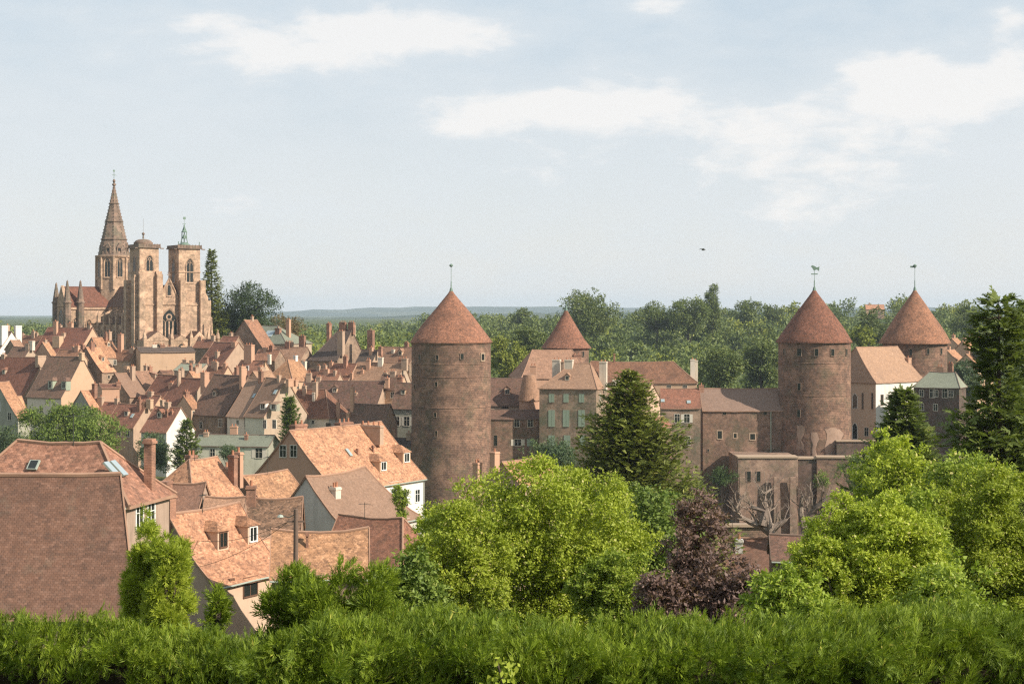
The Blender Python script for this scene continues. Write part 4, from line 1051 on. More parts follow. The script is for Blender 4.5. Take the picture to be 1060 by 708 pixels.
def castle():
    round_tower('largest round tower, left of the castle, with a brick-red cone roof and corbel bands',467,320,299,354,41,42.5,505,'ball',
        bands=(376,389,420,455),wins=((499,369,.95,1.25,'stone'),(478,368,.6,1.1,'bare'),(435,369,.5,1.0,'bare'),(453,369,.5,.8,'bare'),(430,399,.6,.9,'bare'),(452,396,.5,.8,'bare'),(451,427,.5,.8,'bare'),(452,446,.45,1.1,'bare'),(443,480,.4,1.6,'bare'),(504,458,.6,1.6,'bare')),seed=1)
    round_tower('smaller round tower behind the castle mansion, its cone against the woods',586,402,319,360,23.5,26,400,'short',flare=.8,wins=((603.5,366,.55,1.2,'bare'),),seed=2)
    r3,c3,rb3,gz3=round_tower('round tower in the right middle with bare patches of mortar on its foot',843,335,298,354,37,39,476,'cock',
        bands=(375,408),wins=((813,364,.7,1.3,'bare'),(828,364,.9,1.5,'bare'),(845,364,.75,1.5,'bare'),(861,364,.75,1.4,'bare'),(875,364,.6,1.3,'bare'),(828,399,.65,1.4,'bare'),(827.5,426,.65,1.5,'bare')),seed=3)
    # bare mortar patches: thin slabs of old render left on the drum
    for (wx,r0,r1,wd,nm) in ((829,438,463,6,1),(843,445,474,5,2),(862,441,472,15,3)):
        b=MB(); nseg=6; rnd=random.Random(wx)
        base=math.atan2(c3.x,c3.y)
        for i in range(nseg):
            for j in range(5):
                A=[]
                for (ii,jj) in ((i,j),(i+1,j),(i+1,j+1),(i,j+1)):
                    rr_=random.Random(wx*100+ii*10+jj)
                    xx=wx-wd/2*(1+.15*sin(jj*2+wx))+wd*ii/nseg*(1+.2*sin(jj*1.7)); row=r0+(r1-r0)*jj/5+rr_.uniform(-1.2,1.2)
                    if (ii in(0,nseg)): xx+=rr_.uniform(-1.2,1.2)
                    s=(xx-843)/F*335/rb3; s=max(-.98,min(.98,s)); a=math.asin(s); zz=-(row-HZ)/F*335-gz3
                    rad=(rb3*1.0+(.06 if 0<ii<nseg and 0<jj<5 else .0)) + max(0,(zz-0<((-(420-HZ)/F*335)-gz3)))*0
                    zb=-(476-HZ)/F*335-gz3; ze=-(354-HZ)/F*335-gz3; q=(zz-zb)/(ze-zb)
                    rad=rb3*(1.06-.045*min(1,q/.25) if q<.25 else 1.015-.015*min(1,(q-.25)/.2))+ (.09 if 0<ii<nseg and 0<jj<5 else .05)
                    n=Matrix.Rotation(-base,3,'Z')@Vector((sin(a),-cos(a),0)); p=n*rad; p.z=zz; A.append(p)
                b.face(A,0,None,True)
        b.build('render_patch',W['pale2'],r3)
    round_tower('round tower at far right behind the white mansion',947,372,298,355,32.5,36.5,410,'flag',wins=((943,364,.6,1.4,'bare'),(960,363,.6,1.3,'bare'),(973,363,.6,1.4,'bare'),(928,366,.6,1.2,'bare')),seed=4)
    cg='castle buildings between the round towers'
    h=H('castle_range','low stone range with a narrow dark roof joining the largest tower',504,562,424,433,330,0,34,roof='moss',wall='castle',cat='range',group=cg,w=6,ov=.2)
    h.winpx(535,438,1.0,1.5,'frame'); h.winpx(549,438,1.0,1.5,'frame'); h.winpx(536,458,1.3,1.3,'shutter'); h.winpx(549,458,1.2,1.3,'green'); h.winpx(513,456,.7,2.2,'bare')
    h=H('castle_house','dark-roofed castle house just right of the largest tower, with one small dormer',508,543,391,418,344,-4,50,roof='moss',wall='cream',cat='house',group=cg); h.dormer(525,.62,1.3,1.2,'salmon'); h.chimney(552,376,1.3,.9,0,2,'peach'); h.winpx(523,421,1.4,.8,'stone')
    # rounded tan annex
    c=P(548,424,338); gz=ground(c.x,c.y); z=lambda r,Y=338:-(r-HZ)/F*Y
    r=tag(empty('turret',(c.x,c.y,gz)),'squat rounded annex with a pale tan conical roof beside the creeper-clad mansion','turret',cg)
    b=MB(); b.lathe([(2.2,-1),(2.15,z(414)-gz)],28); b.build('wall',W['salmon'],r)
    b=MB(); b.lathe([(2.1,z(414.2)-gz),(2.4,z(414.6)-gz),(1.3,z(388)-gz),(0,z(387.5)-gz)],28,smooth=False); b.build('roof',T['tan'],r)
    h=H('castle_house','house with hipped tan roof behind the mansion chimneys and before the small tower',551,592,362,390,378,14,46,hl=4,hr=3,roof='tan',wall='salmon',cat='house',group=cg); h.chimney(597,368,1.8,1,-.2,2,'brick')
    h=H('mansion','creeper-clad mansion with pale green shutters and a four-sided tan roof',592,611,376,401,327,-16,44,hl=5.6,hr=2.4,roof='tan2',wall='ivy',wall2='ivy',cat='mansion',group=cg,sag=.03)
    for px_ in (571,586,602): h.winpx(px_,412,.9,1.5,'green'); 
    for px_ in (571,586,602): h.winpx(px_,433,1.15,3.2,'green')
    for px_ in (571,587,603): h.winpx(px_,456,1.15,2.0,'green')
    h.chimney(568,370,1.6,1.0,.45,2,'chimw',u=-.7); h.chimney(576,372,.7,.7,.3,1,'chim',u=-.45); h.chimney(589,370,1.7,1.1,-.12,2,'chimw'); h.chimney(630,372,1.5,.9,.3,2,'chimw',u=1.0); h.dormer(587,.7,1.1,1.0,'salmon','frame','gable')
    h.win('r',-1.5,-2,.8,1.2); 
    h=H('castle_house','plain grey-brown roofed house with square pale chimney behind the great fir',621,652,396,421,334,-8,48,roof='grey',wall='castle',cat='house',group=cg); h.chimney(637,391,1.7,1.2,-.1,2,'chimw',u=.15); h.winpx(620,430,.9,1.4); h.chimney(620,414,.3,.3,-.75,0,'brick')
    h=H('castle_range','long range with weathered brown roof and two tall white chimneys at its right hip',612,697,374,395,388,-4,46,hr=5.5,roof='old',wall='pale',cat='range',group=cg,sag=.2); h.chimney(708,370,1.1,.9,-.25,1,'chimw',u=.93); h.chimney(717,371,1.1,.9,.05,1,'chimw',u=.99); h.wins('f',6,1,'frame',.9,1.2); h.chimney(636,366,.4,.4,0,0,'brick')
    h=H('castle_house','house with a bright pale gable right of the great fir top',654,675,396,416,345,-42,48,roof='old',wall='salmon2',cat='house',group=cg)
    h=H('castle_house','red-roofed castle house with white shutters and two roof windows',684,724,402,421,331,-3,46,roof='maroon',wall='ivy',cat='house',group=cg); h.winpx(711,433,1.1,1.7,'shutter'); h.winpx(701,433,1.0,1.7,'frame'); h.winpx(712,456,.9,1.7,'frame'); h.winpx(700,455,.9,2.2,'bare'); h.skylight(686,.65,.8,.8); h.skylight(713,.72,.8,.8); h.chimney(726,400,1,.8,0,1,'brick')
    h.winpx(687,458,.8,1.5,'bare')
    h=H('porch','tiny red-roofed porch in front of the white-shuttered house',676,686,431,441,322,50,40,roof='maroon',wall='castle',cat='porch',group=cg)
    h=H('castle_wall','high curtain wall with a grey-brown lean roof between the red roof and the round tower',725,812,402,424,337,0,44,roof='grey2',wall='castle',cat='wall',group=cg,sag=.08)
    for px_ in (750,792): h.winpx(px_,427,.7,.9,'bare')
    h.winpx(745,450,.9,1.6,'stone'); h.winpx(761,451,.6,.9,'stone'); h.winpx(779,452,1,1.2,'stone'); h.winpx(733,466,.4,.5,'bare')
    # drainpipe on that wall
    b=MB(); L=h; k=(798-530)/F; base=h.C+h.n*(h.w+.15); x=(k*base.y-base.x)/(h.d.x-k*h.d.y)
    b.tube([(x,-h.w-.15,h.ZE-.3),(x,-h.w-.15,h.ZE-9.8)],.12,6); b.build('drainpipe',G['drain'],h.root)
    r,c,L,hh,gz=block('bastion','rain-streaked bastion wall with pale coping below the right middle tower','wall',764,826,474,318,14,0,'streak')
    for x0 in (-L/2-.1,L/2-2.0,L/2-5.2):
        b=MB(); b.taper(x0,x0+1.5,-2.4,-.2,0,hh*.80,.75,0,.35); b.build('buttress',W['streak'],r)
    for px_ in (775,785):
        window(r,((px_-795)/F*318,-.18,hh-(493-474)/F*318),(1,0,0),(0,-1,0),.75,2.0,'bare')
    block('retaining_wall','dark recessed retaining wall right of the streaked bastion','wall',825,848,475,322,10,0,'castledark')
    block('retaining_wall','overgrown rubble retaining wall behind the right-hand dead tree','wall',846,905,474,321,10,-5,'castle')
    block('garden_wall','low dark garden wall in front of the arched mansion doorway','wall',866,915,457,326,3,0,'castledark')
    block('terrace_wall','low rubble terrace wall seen behind the bare dead tree branches','wall',720,800,545,160,2,0,'castle',bottom=600)
    # white mansion
    h=H('mansion','white mansion with arched openings and a pale tiled roof between the two right towers',886,929,359,394,356,42,46,hl=2.6,roof='tan2',wall='salmon2',wall2='white',cat='mansion',group=cg,sag=.05,conc=.1)
    h.winpx(885,415,1.2,3.2,'white','l',True); h.winpx(885,446,1.2,3.4,'white','l',True); h.winpx(897,447,1.0,1.8,'frame','l'); h.winpx(903,415,.35,3.4,'bare','l'); h.winpx(893,415,.35,3.4,'bare','l')
    for px_ in (913,922,932,942): h.winpx(px_,414,.9,2.2,'brown','f')
    for px_ in (914,925,937): h.winpx(px_,443,.9,2.2,'brown','f')
    h.chimney(965,377,1.2,1,-.4,1,'salmon',u=1.0)
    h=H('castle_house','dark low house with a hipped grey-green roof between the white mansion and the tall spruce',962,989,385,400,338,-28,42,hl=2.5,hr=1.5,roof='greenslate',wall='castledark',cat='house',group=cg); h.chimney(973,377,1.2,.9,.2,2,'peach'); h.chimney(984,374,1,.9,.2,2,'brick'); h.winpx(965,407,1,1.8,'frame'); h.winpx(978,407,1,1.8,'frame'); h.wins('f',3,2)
    g2='orange-roofed houses beyond the far right tower'
    for lab,a,b_,r_,e_,Y in (('orange-roofed house touching the far right tower on its right',985,991,350,362,455),('second small orange-roofed house right of the far right tower',996,1003,353,366,440),('orange-roofed house nearest the tall spruce, widest of its group',1003,1014,348,362,470),('orange roof at the bottom of the little group beyond the far right tower',1000,1010,366,377,420),('pale-walled house half hidden in trees beyond the far right tower',980,988,362,371,430)):
        h=H('house',lab,a,b_,r_,e_,Y,60,44,roof='orange',wall='pale',group=g2); h.wins('l',2,1); h.wins('f',2,1); h.chimney(a+2,r_-5,1,.8,.1,1,'peach')
    h=H('farmhouse','distant farmhouse with a long orange roof on the wooded skyline',896,915,315.3,320,1090,-8,40,roof='orange',wall='pale',cat='farmhouse')
    h.chimney(900,313,1.2,1,0,1)

# ================================================================ the church
def church():
    O=P(144,HZ,486); O.z=ground(O.x+8,O.y+20)-1.5
    a=R(35); gz=O.z
    root=tag(empty('church',O,a),'gothic stone church with one tall spire and two square west towers','church')
    d=Vector((cos(a),sin(a),0)); bk=Vector((-sin(a),cos(a),0))
    def X(px,y=0):
        o=O+bk*y; k=(px-530)/F; return (k*o.y-o.x)/(d.x-k*d.y)
    def Zr(row,x=12,y=0):
        p=O+d*x+bk*y; return -(row-HZ)/F*p.y-gz
    S=W['church']; D=W['churchdark']
    W_=X(216)           # facade width
    zs=Zr(282); z3=Zr(315); ztop=Zr(253.5); zb=-1
    print('church W',W_,'heights',zs,ztop)
    tl1=X(166); tr0=X(186)
    # ---- west towers
    for (x0,x1,nm) in ((0.0,tl1,'l'),(tr0,W_,'r')):
        wd=x1-x0
        b=MB()
        if nm=='l':
            b.box(x0,x1,0,9,zb,zs,0)
            u0,u1=x0+.35,x1-.3
            b.box(u0,u1,.5,8.6,zs,ztop-1.1,0)
            for bx in (x0-.4,x1-1.6): b.taper(bx,bx+1.9,-1.3,.1,zb,zs-.6,1.0,0); b.prism([(-.0,0),(0,0)] if 0 else [(bx,zs-.6),(bx+1.9,zs-.6),(bx+1.9,zs+.2),(bx,zs+.2)],-.6,.5)
            b.box(x0-1.5,x0+.1,.3,2.4,zb,zs-.9,0); b.box(x0-1.5,x0+.1,6.8,8.8,zb,zs-2.4,0)
        else:
            b.box(x0,x1,0,9,zb,z3+.5,0)
            u0,u1=x0-.1,X(207,.6)
            b.box(u0,u1,.5,8.6,z3-.5,ztop-1.1,0)
            # sloped shoulder on the right
            b.prism([(u1-.1,z3+.4),(x1,z3+.4),(x1,Zr(308)),(u1+1.0,Zr(297)),(u1-.1,Zr(293))],.4,8.4)
            for bx in (x0-.2,u1-.6): b.taper(bx,bx+1.7,-1.2,.1,zb,Zr(290),1.0,0)
            b.box(x1-1.5,x1+.3,-1.1,.1,zb,Zr(311),0)
        b.box(x0-.15,x1+.15,-.25,9.1,z3-.3,z3,0)
        b.box(u0-.15,u1+.15,.3,8.8,Zr(282),Zr(281),0)
        t=b.build('west_tower',S,root)
        b=MB(); b.box(u0-.55,u1+.55,.0,9.1,ztop-1.15,ztop-.85,0); b.box(u0-.35,u1+.35,.2,8.9,ztop-.85,ztop,0)
        for i in range(9):
            xx=u0-.3+(u1-u0+.6)*i/8.0; b.box(xx-.15,xx+.15,.12,.22,ztop-.85,ztop+.12)
        b.box(u0-1.5,u0-.5,.3,.6,ztop-1.4,ztop-1.1,0); b.box(u1+.5,u1+1.6,.3,.6,ztop-1.4,ztop-1.1,0)  # gargoyles
        b.build('parapet',D,t)
        cx=(u0+u1)/2
        wr0,wr1=(266,278) if nm=='l' else (268,292)
        wy=(Zr(wr0)+Zr(wr1))/2; wh=Zr(wr0)-Zr(wr1)
        if nm=='l': wh+=1.6; wy-=.6
        gothic_window(t,(cx+.1,.5,wy),(1,0,0),(0,-1,0),2.1,wh,2)
        gothic_window(t,(u0,4.6,wy),(0,-1,0),(-1,0,0),1.8,wh,2)
        gothic_window(t,(u1,4.6,wy),(0,1,0),(1,0,0),1.8,wh,2)
        if nm=='l':
            b=MB(); rr=2.6; b.lathe([(rr+.3,ztop-.3),(rr+.3,ztop+.7),(rr,ztop+.75)]+[(rr*cos(q*pi/2/6),ztop+.75+.95*sin(q*pi/2/6)) for q in range(1,7)],18,cx-.3,4.5)
            b.lathe([(.3,ztop+1.8),(.22,ztop+2.9),(.45,ztop+3.1),(.5,ztop+3.4),(.2,ztop+3.7),(.0,ztop+3.9)],8,cx-.3,4.5); b.tube([(cx-.3,4.5,ztop+3.5),(cx-.3,4.5,ztop+8)],.035,4)
            b.build('cupola',D,t)
        else:
            b=MB(); cy=4.5
            b.lathe([(1.7,ztop-.3),(1.6,ztop+.5),(.8,ztop+.9),(.8,ztop+1.0),(0,ztop+1.05)],12,cx,cy)
            for q in range(6):
                aa=q*pi/3; b.tube([(cx+1.3*cos(aa),cy+1.3*sin(aa),ztop+.4),(cx+.85*cos(aa),cy+.85*sin(aa),ztop+2.2),(cx+.8*cos(aa),cy+.8*sin(aa),ztop+4.3),(cx+.1*cos(aa),cy+.1*sin(aa),ztop+6.0)],.1,5)
            b.lathe([(.0,ztop+2.1),(.62,ztop+2.2),(.55,ztop+2.9),(.3,ztop+3.4),(0,ztop+3.6)],10,cx,cy)
            b.lathe([(.95,ztop+4.2),(.95,ztop+4.4),(.5,ztop+4.9),(.28,ztop+5.8),(.2,ztop+6.4),(.05,ztop+6.6),(.05,ztop+8.6),(0,ztop+8.6)],8,cx,cy)
            b.box(cx-.35,cx+.5,cy-.05,cy+.05,ztop+8.2,ztop+9.0); b.box(cx-.6,cx+.6,cy-.05,cy+.05,ztop+6.7,ztop+6.85)
            b.build('bell_lantern',G['verd'],t)
            for xx_ in (u0,u1-.2,cx-2.4):
                b=MB(); b.tube([(xx_,0.6,ztop-.1),(xx_,.6,ztop+1.1)],.13,5); b.build('corner_finial',G['verd'],t)
    # ---- middle gable with great window
    g0,g1=tl1-.2,tr0+.2; gm=X(175,.6); za=Zr(289); ze=Zr(307)
    b=MB(); b.box(g0,g1,.8,2.0,zb,z3+.1,0)
    b.prism([(g0,z3),(g1,z3),(g1,Zr(312)),(gm,za),(g0,Zr(309))],.6,1.5)
    for sx in (-1,1):
        e=(g0 if sx<0 else g1); zz=Zr(309) if sx<0 else Zr(312)
        b.tube([(e,.55,zz),(gm,.55,za+.15)],.28,5)
    b.box(g0,g1,.45,.8,z3-.2,z3+.15)
    # niche with figure-like recess frame
    nic=MB()
    gab=b.build('west_gable',S,root)
    gothic_window(gab,(gm,.6,Zr(299.5)),(1,0,0),(0,-1,0),1.1,3.8,1,t=.4,name='niche')
    gothic_window(gab,((g0+g1)/2,.8,Zr(336)),(1,0,0),(0,-1,0),5.0,Zr(320)-Zr(351),4,t=.55,name='west_window')
    b=MB(); b.box(gm-.12,gm+.12,.6,.8,za,za+2.1); b.box(gm-.55,gm+.55,.62,.78,za+1.25,za+1.5); b.build('cross',D,gab)
    # ---- nave and aisles
    nx0,nx1=8.0-.3,16.3; rz=Zr(296,12,20); ez=Zr(317,8,20)
    b=MB(); b.box(nx0,nx1,2,47,zb,ez,0)
    for s_ in range(6):
        y=12+s_*5.4; b.taper(nx0-6.2,nx0-5.2,y,y+1.1,zb,ez-3,1,0); b.taper(nx0-6.0,nx0-5.4,y+.2,y+.9,ez-3,ez-1.2,.02,0)
        b.face([(nx0-5.5,y+.4,ez-3.6),(nx0-5.5,y+.4,ez-3.0),(nx0,y+.4,ez-.6),(nx0,y+.4,ez-1.3)]); b.face([(nx0-5.5,y+.8,ez-3.6),(nx0-5.5,y+.8,ez-3.0),(nx0,y+.8,ez-.6),(nx0,y+.8,ez-1.3)]); b.face([(nx0-5.5,y+.4,ez-3),(nx0-5.5,y+.8,ez-3),(nx0,y+.8,ez-.6),(nx0,y+.4,ez-.6)])
    b.box(2.2,nx0,9,46.8,zb,ez-5.5,0); b.box(nx1,22,9,46.8,zb,ez-5.5,0)
    nv=b.build('nave',S,root)
    for s_ in range(6):
        y=15.2+s_*5.4
        gothic_window(nv,(nx0,y,ez-2.1),(0,-1,0),(-1,0,0),1.5,3.2,2,t=.25); gothic_window(nv,(2.2,y,ez-10),(0,-1,0),(-1,0,0),1.7,4.6,2,t=.3)
    def roof(name,x0,x1,y0,y1,ze_,zr_,axis,mat='maroon'):
        b=MB()
        if axis=='y':
            m=(x0+x1)/2
            for (xa,xb) in ((x0-.4,m),(m,x1+.4)):
                za_,zb_=(ze_-.2,zr_) if xa<m and xb==m else (zr_,ze_-.2)
                b.face([(xa,y0,za_),(xb,y0,zb_),(xb,y1,zb_),(xa,y1,za_)])
            b.face([(x0-.4,y0,ze_-.2),(x1+.4,y0,ze_-.2),(m,y0,zr_)]); b.face([(x0-.4,y1,ze_-.2),(x1+.4,y1,ze_-.2),(m,y1,zr_)])
            b.tube([(m,y0,zr_),(m,y1,zr_)],.15,5)
        else:
            m=(y0+y1)/2
            b.face([(x0,y0-.4,ze_-.2),(x1,y0-.4,ze_-.2),(x1,m,zr_),(x0,m,zr_)]); b.face([(x0,y1+.4,ze_-.2),(x1,y1+.4,ze_-.2),(x1,m,zr_),(x0,m,zr_)])
            b.face([(x0,y0-.4,ze_-.2),(x0,m,zr_),(x0,y1+.4,ze_-.2)]); b.face([(x1,y0-.4,ze_-.2),(x1,m,zr_),(x1,y1+.4,ze_-.2)])
            b.tube([(x0,m,zr_),(x1,m,zr_)],.15,5)
        return b.build(name,T[mat],root)
    roof('nave_roof',nx0,nx1,1.6,58,ez,rz,'y','moss')
    b=MB()
    b.face([(1.9,9,ez-5.6),(nx0,9,ez-3.4),(nx0,44,ez-3.4),(1.9,44,ez-5.6)]); b.face([(1.9,9,ez-5.7),(1.9,44,ez-5.7),(nx0,44,ez-3.6),(nx0,9,ez-3.6)]); b.build('aisle_roof',T['moss'],root)
    # ---- transept
    t0,t1=46.6,57.1; tx0,tx1=-6.2,30
    b=MB(); b.box(tx0,tx1,t0,t1,zb,ez,0); b.prism([(t0,ez-.3),(t1,ez-.3),((t0+t1)/2,rz+.4)],tx0,tx0+1.0,0,'x')
    b.box(tx0-.3,tx1,t0-.35,t0,ez-1.0,ez-.3)
    tr=b.build('transept',S,root)
    roof('transept_roof',tx0+.9,tx1,t0,t1,ez,rz,'x','maroon')
    for (yy,xx) in ((t0-.2,tx0+.2),(t1,tx0+.2),(t0-.2,tx0+4.6)):
        b=MB(); tp=Zr(289.5 if yy<50 else 292,tx0,yy)
        b.lathe([(1.35,zb),(1.3,ez+1),(1.6,ez+1.1),(1.6,ez+1.5),(1.25,ez+1.6),(.75,ez+(tp-ez)*.6),(.35,tp-1),(.4,tp-.8),(0,tp)],8,xx,yy,0,False); b.build('pinnacle',D,tr)
    gothic_window(tr,(tx0,(t0+t1)/2,ez-5),(0,-1,0),(-1,0,0),4,8,3,t=.5); gothic_window(tr,(tx0+3.2,t0,ez-6.5),(1,0,0),(0,-1,0),1.8,5.5,2,t=.4); gothic_window(tr,(tx0+7.5,t0,ez-6.8),(1,0,0),(0,-1,0),1.5,4.8,2,t=.3)
    # choir
    b=MB(); b.box(nx0,nx1,54,70,zb,ez,0); b.lathe([(4.3,zb),(4.3,ez)],14,12,70,0,False,0,pi); b.build('choir',S,root)
    roof('choir_roof',nx0,nx1,55,70,ez,rz,'y','old')
    b=MB(); b.lathe([(4.7,ez-.2),(0,rz)],14,12,70,0,False,0,pi); b.build('apse_roof',T['old'],root)
    # ---- crossing tower and spire
    cx,cy=12.0,52.0; zd0=ez+1; zd1=Zr(265,cx,cy); r8=16.2/F*(O+d*cx+bk*cy).y/cos(pi/8)*1.0
    rot=a0=pi/8-0.0
    b=MB()
    b.lathe([(r8*1.02,zb),(r8*1.02,Zr(302,cx,cy)),(r8,Zr(299,cx,cy)),(r8,zd1-.7),(r8+.5,zd1-.5),(r8+.6,zd1),(r8+.2,zd1+.1)],8,cx,cy,0,False,rot,rot+2*pi)
    for k in range(8):
        aa=rot+k*pi/4; b.lathe([(.55,Zr(300,cx,cy)),(.5,zd1-.6)],6,cx+r8*cos(aa),cy+r8*sin(aa),0,False)
    cr=b.build('crossing_tower',S,root)
    for k in range(8):
        aa=rot+pi/8+k*pi/4; n=Vector((cos(aa),sin(aa),0)); ax=Vector((-n.y,n.x,0)); rr=r8*cos(pi/8)
        o=Vector((cx,cy,(Zr(270,cx,cy)+Zr(285,cx,cy))/2))+n*rr
        gothic_window(cr,o,ax,n,1.7,Zr(269,cx,cy)-Zr(288,cx,cy),2,t=.35)
    zt=Zr(191,cx,cy); b=MB(); rs=r8*.93; pr=[(rs,zd1)]
    for row in (248,229.5,211):
        q=Zr(row,cx,cy); t=(q-zd1)/(zt-zd1); r_=rs*(1-t)**.98
        pr+=[(r_+.02,q-.25),(r_+.3,q-.15),(r_+.3,q+.15),(r_-.05,q+.3)]
    pr+=[(.3,zt-.6),(.65,zt-.3),(.65,zt+.1),(.25,zt+.4),(.5,zt+1.1),(.3,zt+1.6),(0,zt+1.8)]
    b.lathe(pr,8,cx,cy,0,False,rot,rot+2*pi)
    # crockets up the edges
    for k in range(8):
        aa=rot+k*pi/4
        for j in range(1,22):
            t=j/22; r_=rs*(1-t)+.12; zz=zd1+(zt-zd1)*t; px_,py_=cx+r_*cos(aa),cy+r_*sin(aa)
            b.box(px_-.1,px_+.1,py_-.1,py_+.1,zz-.12,zz+.14)
    sp=b.build('spire',D,root)
    for k in (4,5,6,7,0,2):
        aa=rot+pi/8+k*pi/4; n=Vector((cos(aa),sin(aa),0)); ax=Vector((-n.y,n.x,0))
        b=MB(); o=Vector((cx,cy,zd1))+n*(rs*cos(pi/8)-.3)
        M=Matrix(((ax.x,n.x,0,o.x),(ax.y,n.y,0,o.y),(0,0,1,o.z),(0,0,0,1)))
        for x0,x1 in ((-.85,-.5),(.5,.85)): b.box(x0,x1,-1.0,.25,0,2.6,M=M)
        q=[M@Vector(p) for p in ((-1,.35,2.5),(1,.35,2.5),(0,.35,4.2))]; q2=[M@Vector(p) for p in ((-1,-1.4,2.5),(1,-1.4,2.5),(0,-1.4,4.2))]
        b.face(q); b.face([q[0],q[2],q2[2],q2[0]]); b.face([q[1],q[2],q2[2],q2[1]])
        b.build('spire_dormer',D,sp)
        b=MB(); b.face([M@Vector(p) for p in ((-.5,.0,.1),(.5,.0,.1),(.5,.0,2.3),(0,.0,2.9),(-.5,.0,2.3))]); b.build('lancet',G['dark'],sp)
    b=MB(); b.tube([(cx,cy,zt+1.6),(cx,cy,Zr(178,cx,cy))],.09,5); zc=Zr(181.5,cx,cy); b.box(cx-.75,cx+.75,cy-.06,cy+.06,zc-.08,zc+.08); b.box(cx-.35,cx+.3,cy-.05,cy+.05,Zr(178,cx,cy),Zr(176,cx,cy)); b.build('spire_cross',G['verd'],sp)
    # ---- porch with three gables
    pz=Zr(352); pr0=-.5
    x_=[X(148,-5),X(176,-5),X(196,-5),X(214,-5)]
    b=MB(); b.box(x_[0],x_[3],-6,0,zb,pz,0)
    for xx in x_: b.taper(xx-.5,xx+.5,-6.8,-6,zb,pz+.8,1); b.taper(xx-.5,xx+.5,-6.8,-5.8,pz+.8,pz+3.6,.03)
    po=b.build('porch',S,root)
    for i in range(3):
        m=(x_[i]+x_[i+1])/2; hw=(x_[i+1]-x_[i])/2; pk=Zr(341 if i!=1 else 345,12,-4)
        b=MB(); b.prism([(m-hw*.95,pz-.1),(m+hw*.95,pz-.1),(m,pk-.6)],-6.1,-5.5); g_=b.build('porch_gable',S,po)
        b=MB()
        for sx in (-1,1): b.face([(m+sx*hw,-6.0,pz),(m+sx*hw,-.3,pz),(m,-.3,pk-.5),(m,-6.0,pk-.5)])
        b.build('porch_roof',T['moss'],po)
        gothic_window(po,(m,-6,pz-4),(1,0,0),(0,-1,0),3.2,6,1,t=.6,name='portal'); 
        b=MB(); b.lathe([(.3,-.0),(.3,.02),(0,.03)],6); 
    for px_,tp in ((219,328),(225.5,341),(176,347)):
        b=MB(); xx=X(px_,-4); b.lathe([(.7,zb),(.65,Zr(352,12,-4)),(.85,Zr(351,12,-4)),(.5,Zr(346,12,-4)),(.2,Zr(tp+3,12,-4)),(.3,Zr(tp+2,12,-4)),(0,Zr(tp,12,-4))],6,xx,-4,0,False); b.build('pinnacle',S,po)
# ================================================================ vegetation
def dead_tree(name,label,Y,lines,seed,rbot):
    rng=random.Random(seed); x0,y0=lines[0][0]; c=P(x0,rbot,Y); g=ground(c.x,c.y)
    root=tag(empty(name,(c.x,c.y,g)),label,'dead tree')
    def W3(px,row,dy=0): 
        p=P(px,row,Y); return Vector((p.x-c.x,dy,p.z-g))
    b=MB(); br=MB()
    b.tube([(0,0,-.4),tuple(W3(*lines[0][0]))]+[tuple(W3(*q)) for q in lines[0][1:]],[.5,.42]+[max(.09,.36-.27*i/len(lines[0])) for i in range(1,len(lines[0]))],9)
    def twig(p,d,l,r,n):
        if n==0 or l<.12: return
        m=p+d*l*.5+Vector((rng.uniform(-.12,.12),rng.uniform(-.12,.12),rng.uniform(-.05,.15)))*l
        e=p+d*l+Vector((rng.uniform(-.1,.1),rng.uniform(-.1,.1),rng.uniform(0,.2)))*l
        br.tube([p,m,e],[r,r*.75,r*.45],5)
        for i in range(rng.choice((2,2,3))):
            dd=(d+Vector((rng.uniform(-.8,.8),rng.uniform(-.8,.8),rng.uniform(-.35,.75)))).normalized()
            twig(m.lerp(e,rng.uniform(.1,1)),dd,l*rng.uniform(.5,.75),r*.5,n-1)
    for ln in lines[1:]:
        pts=[W3(px,row,rng.uniform(-.1,.1)+.35*i*(1 if seed%2 else -1)*.5) for i,(px,row) in enumerate(ln)]
        rr=[max(.09,.34*(1-i/len(pts))) for i in range(len(pts))]
        br.tube(pts,rr,7)
        for i in range(1,len(pts)):
            d=(pts[i]-pts[i-1]).normalized()
            for _ in range(2):
                dd=(d*.6+Vector((rng.uniform(-.8,.8),rng.uniform(-.8,.8),rng.uniform(-.2,.9)))).normalized()
                twig(pts[i].lerp(pts[i-1],rng.random()*.8),dd,rng.uniform(.6,1.5),rr[i]*.42,3)
    b.build('trunk',G['deadbark'],root); br.build('branches',G['deadbark'],root)
    return root

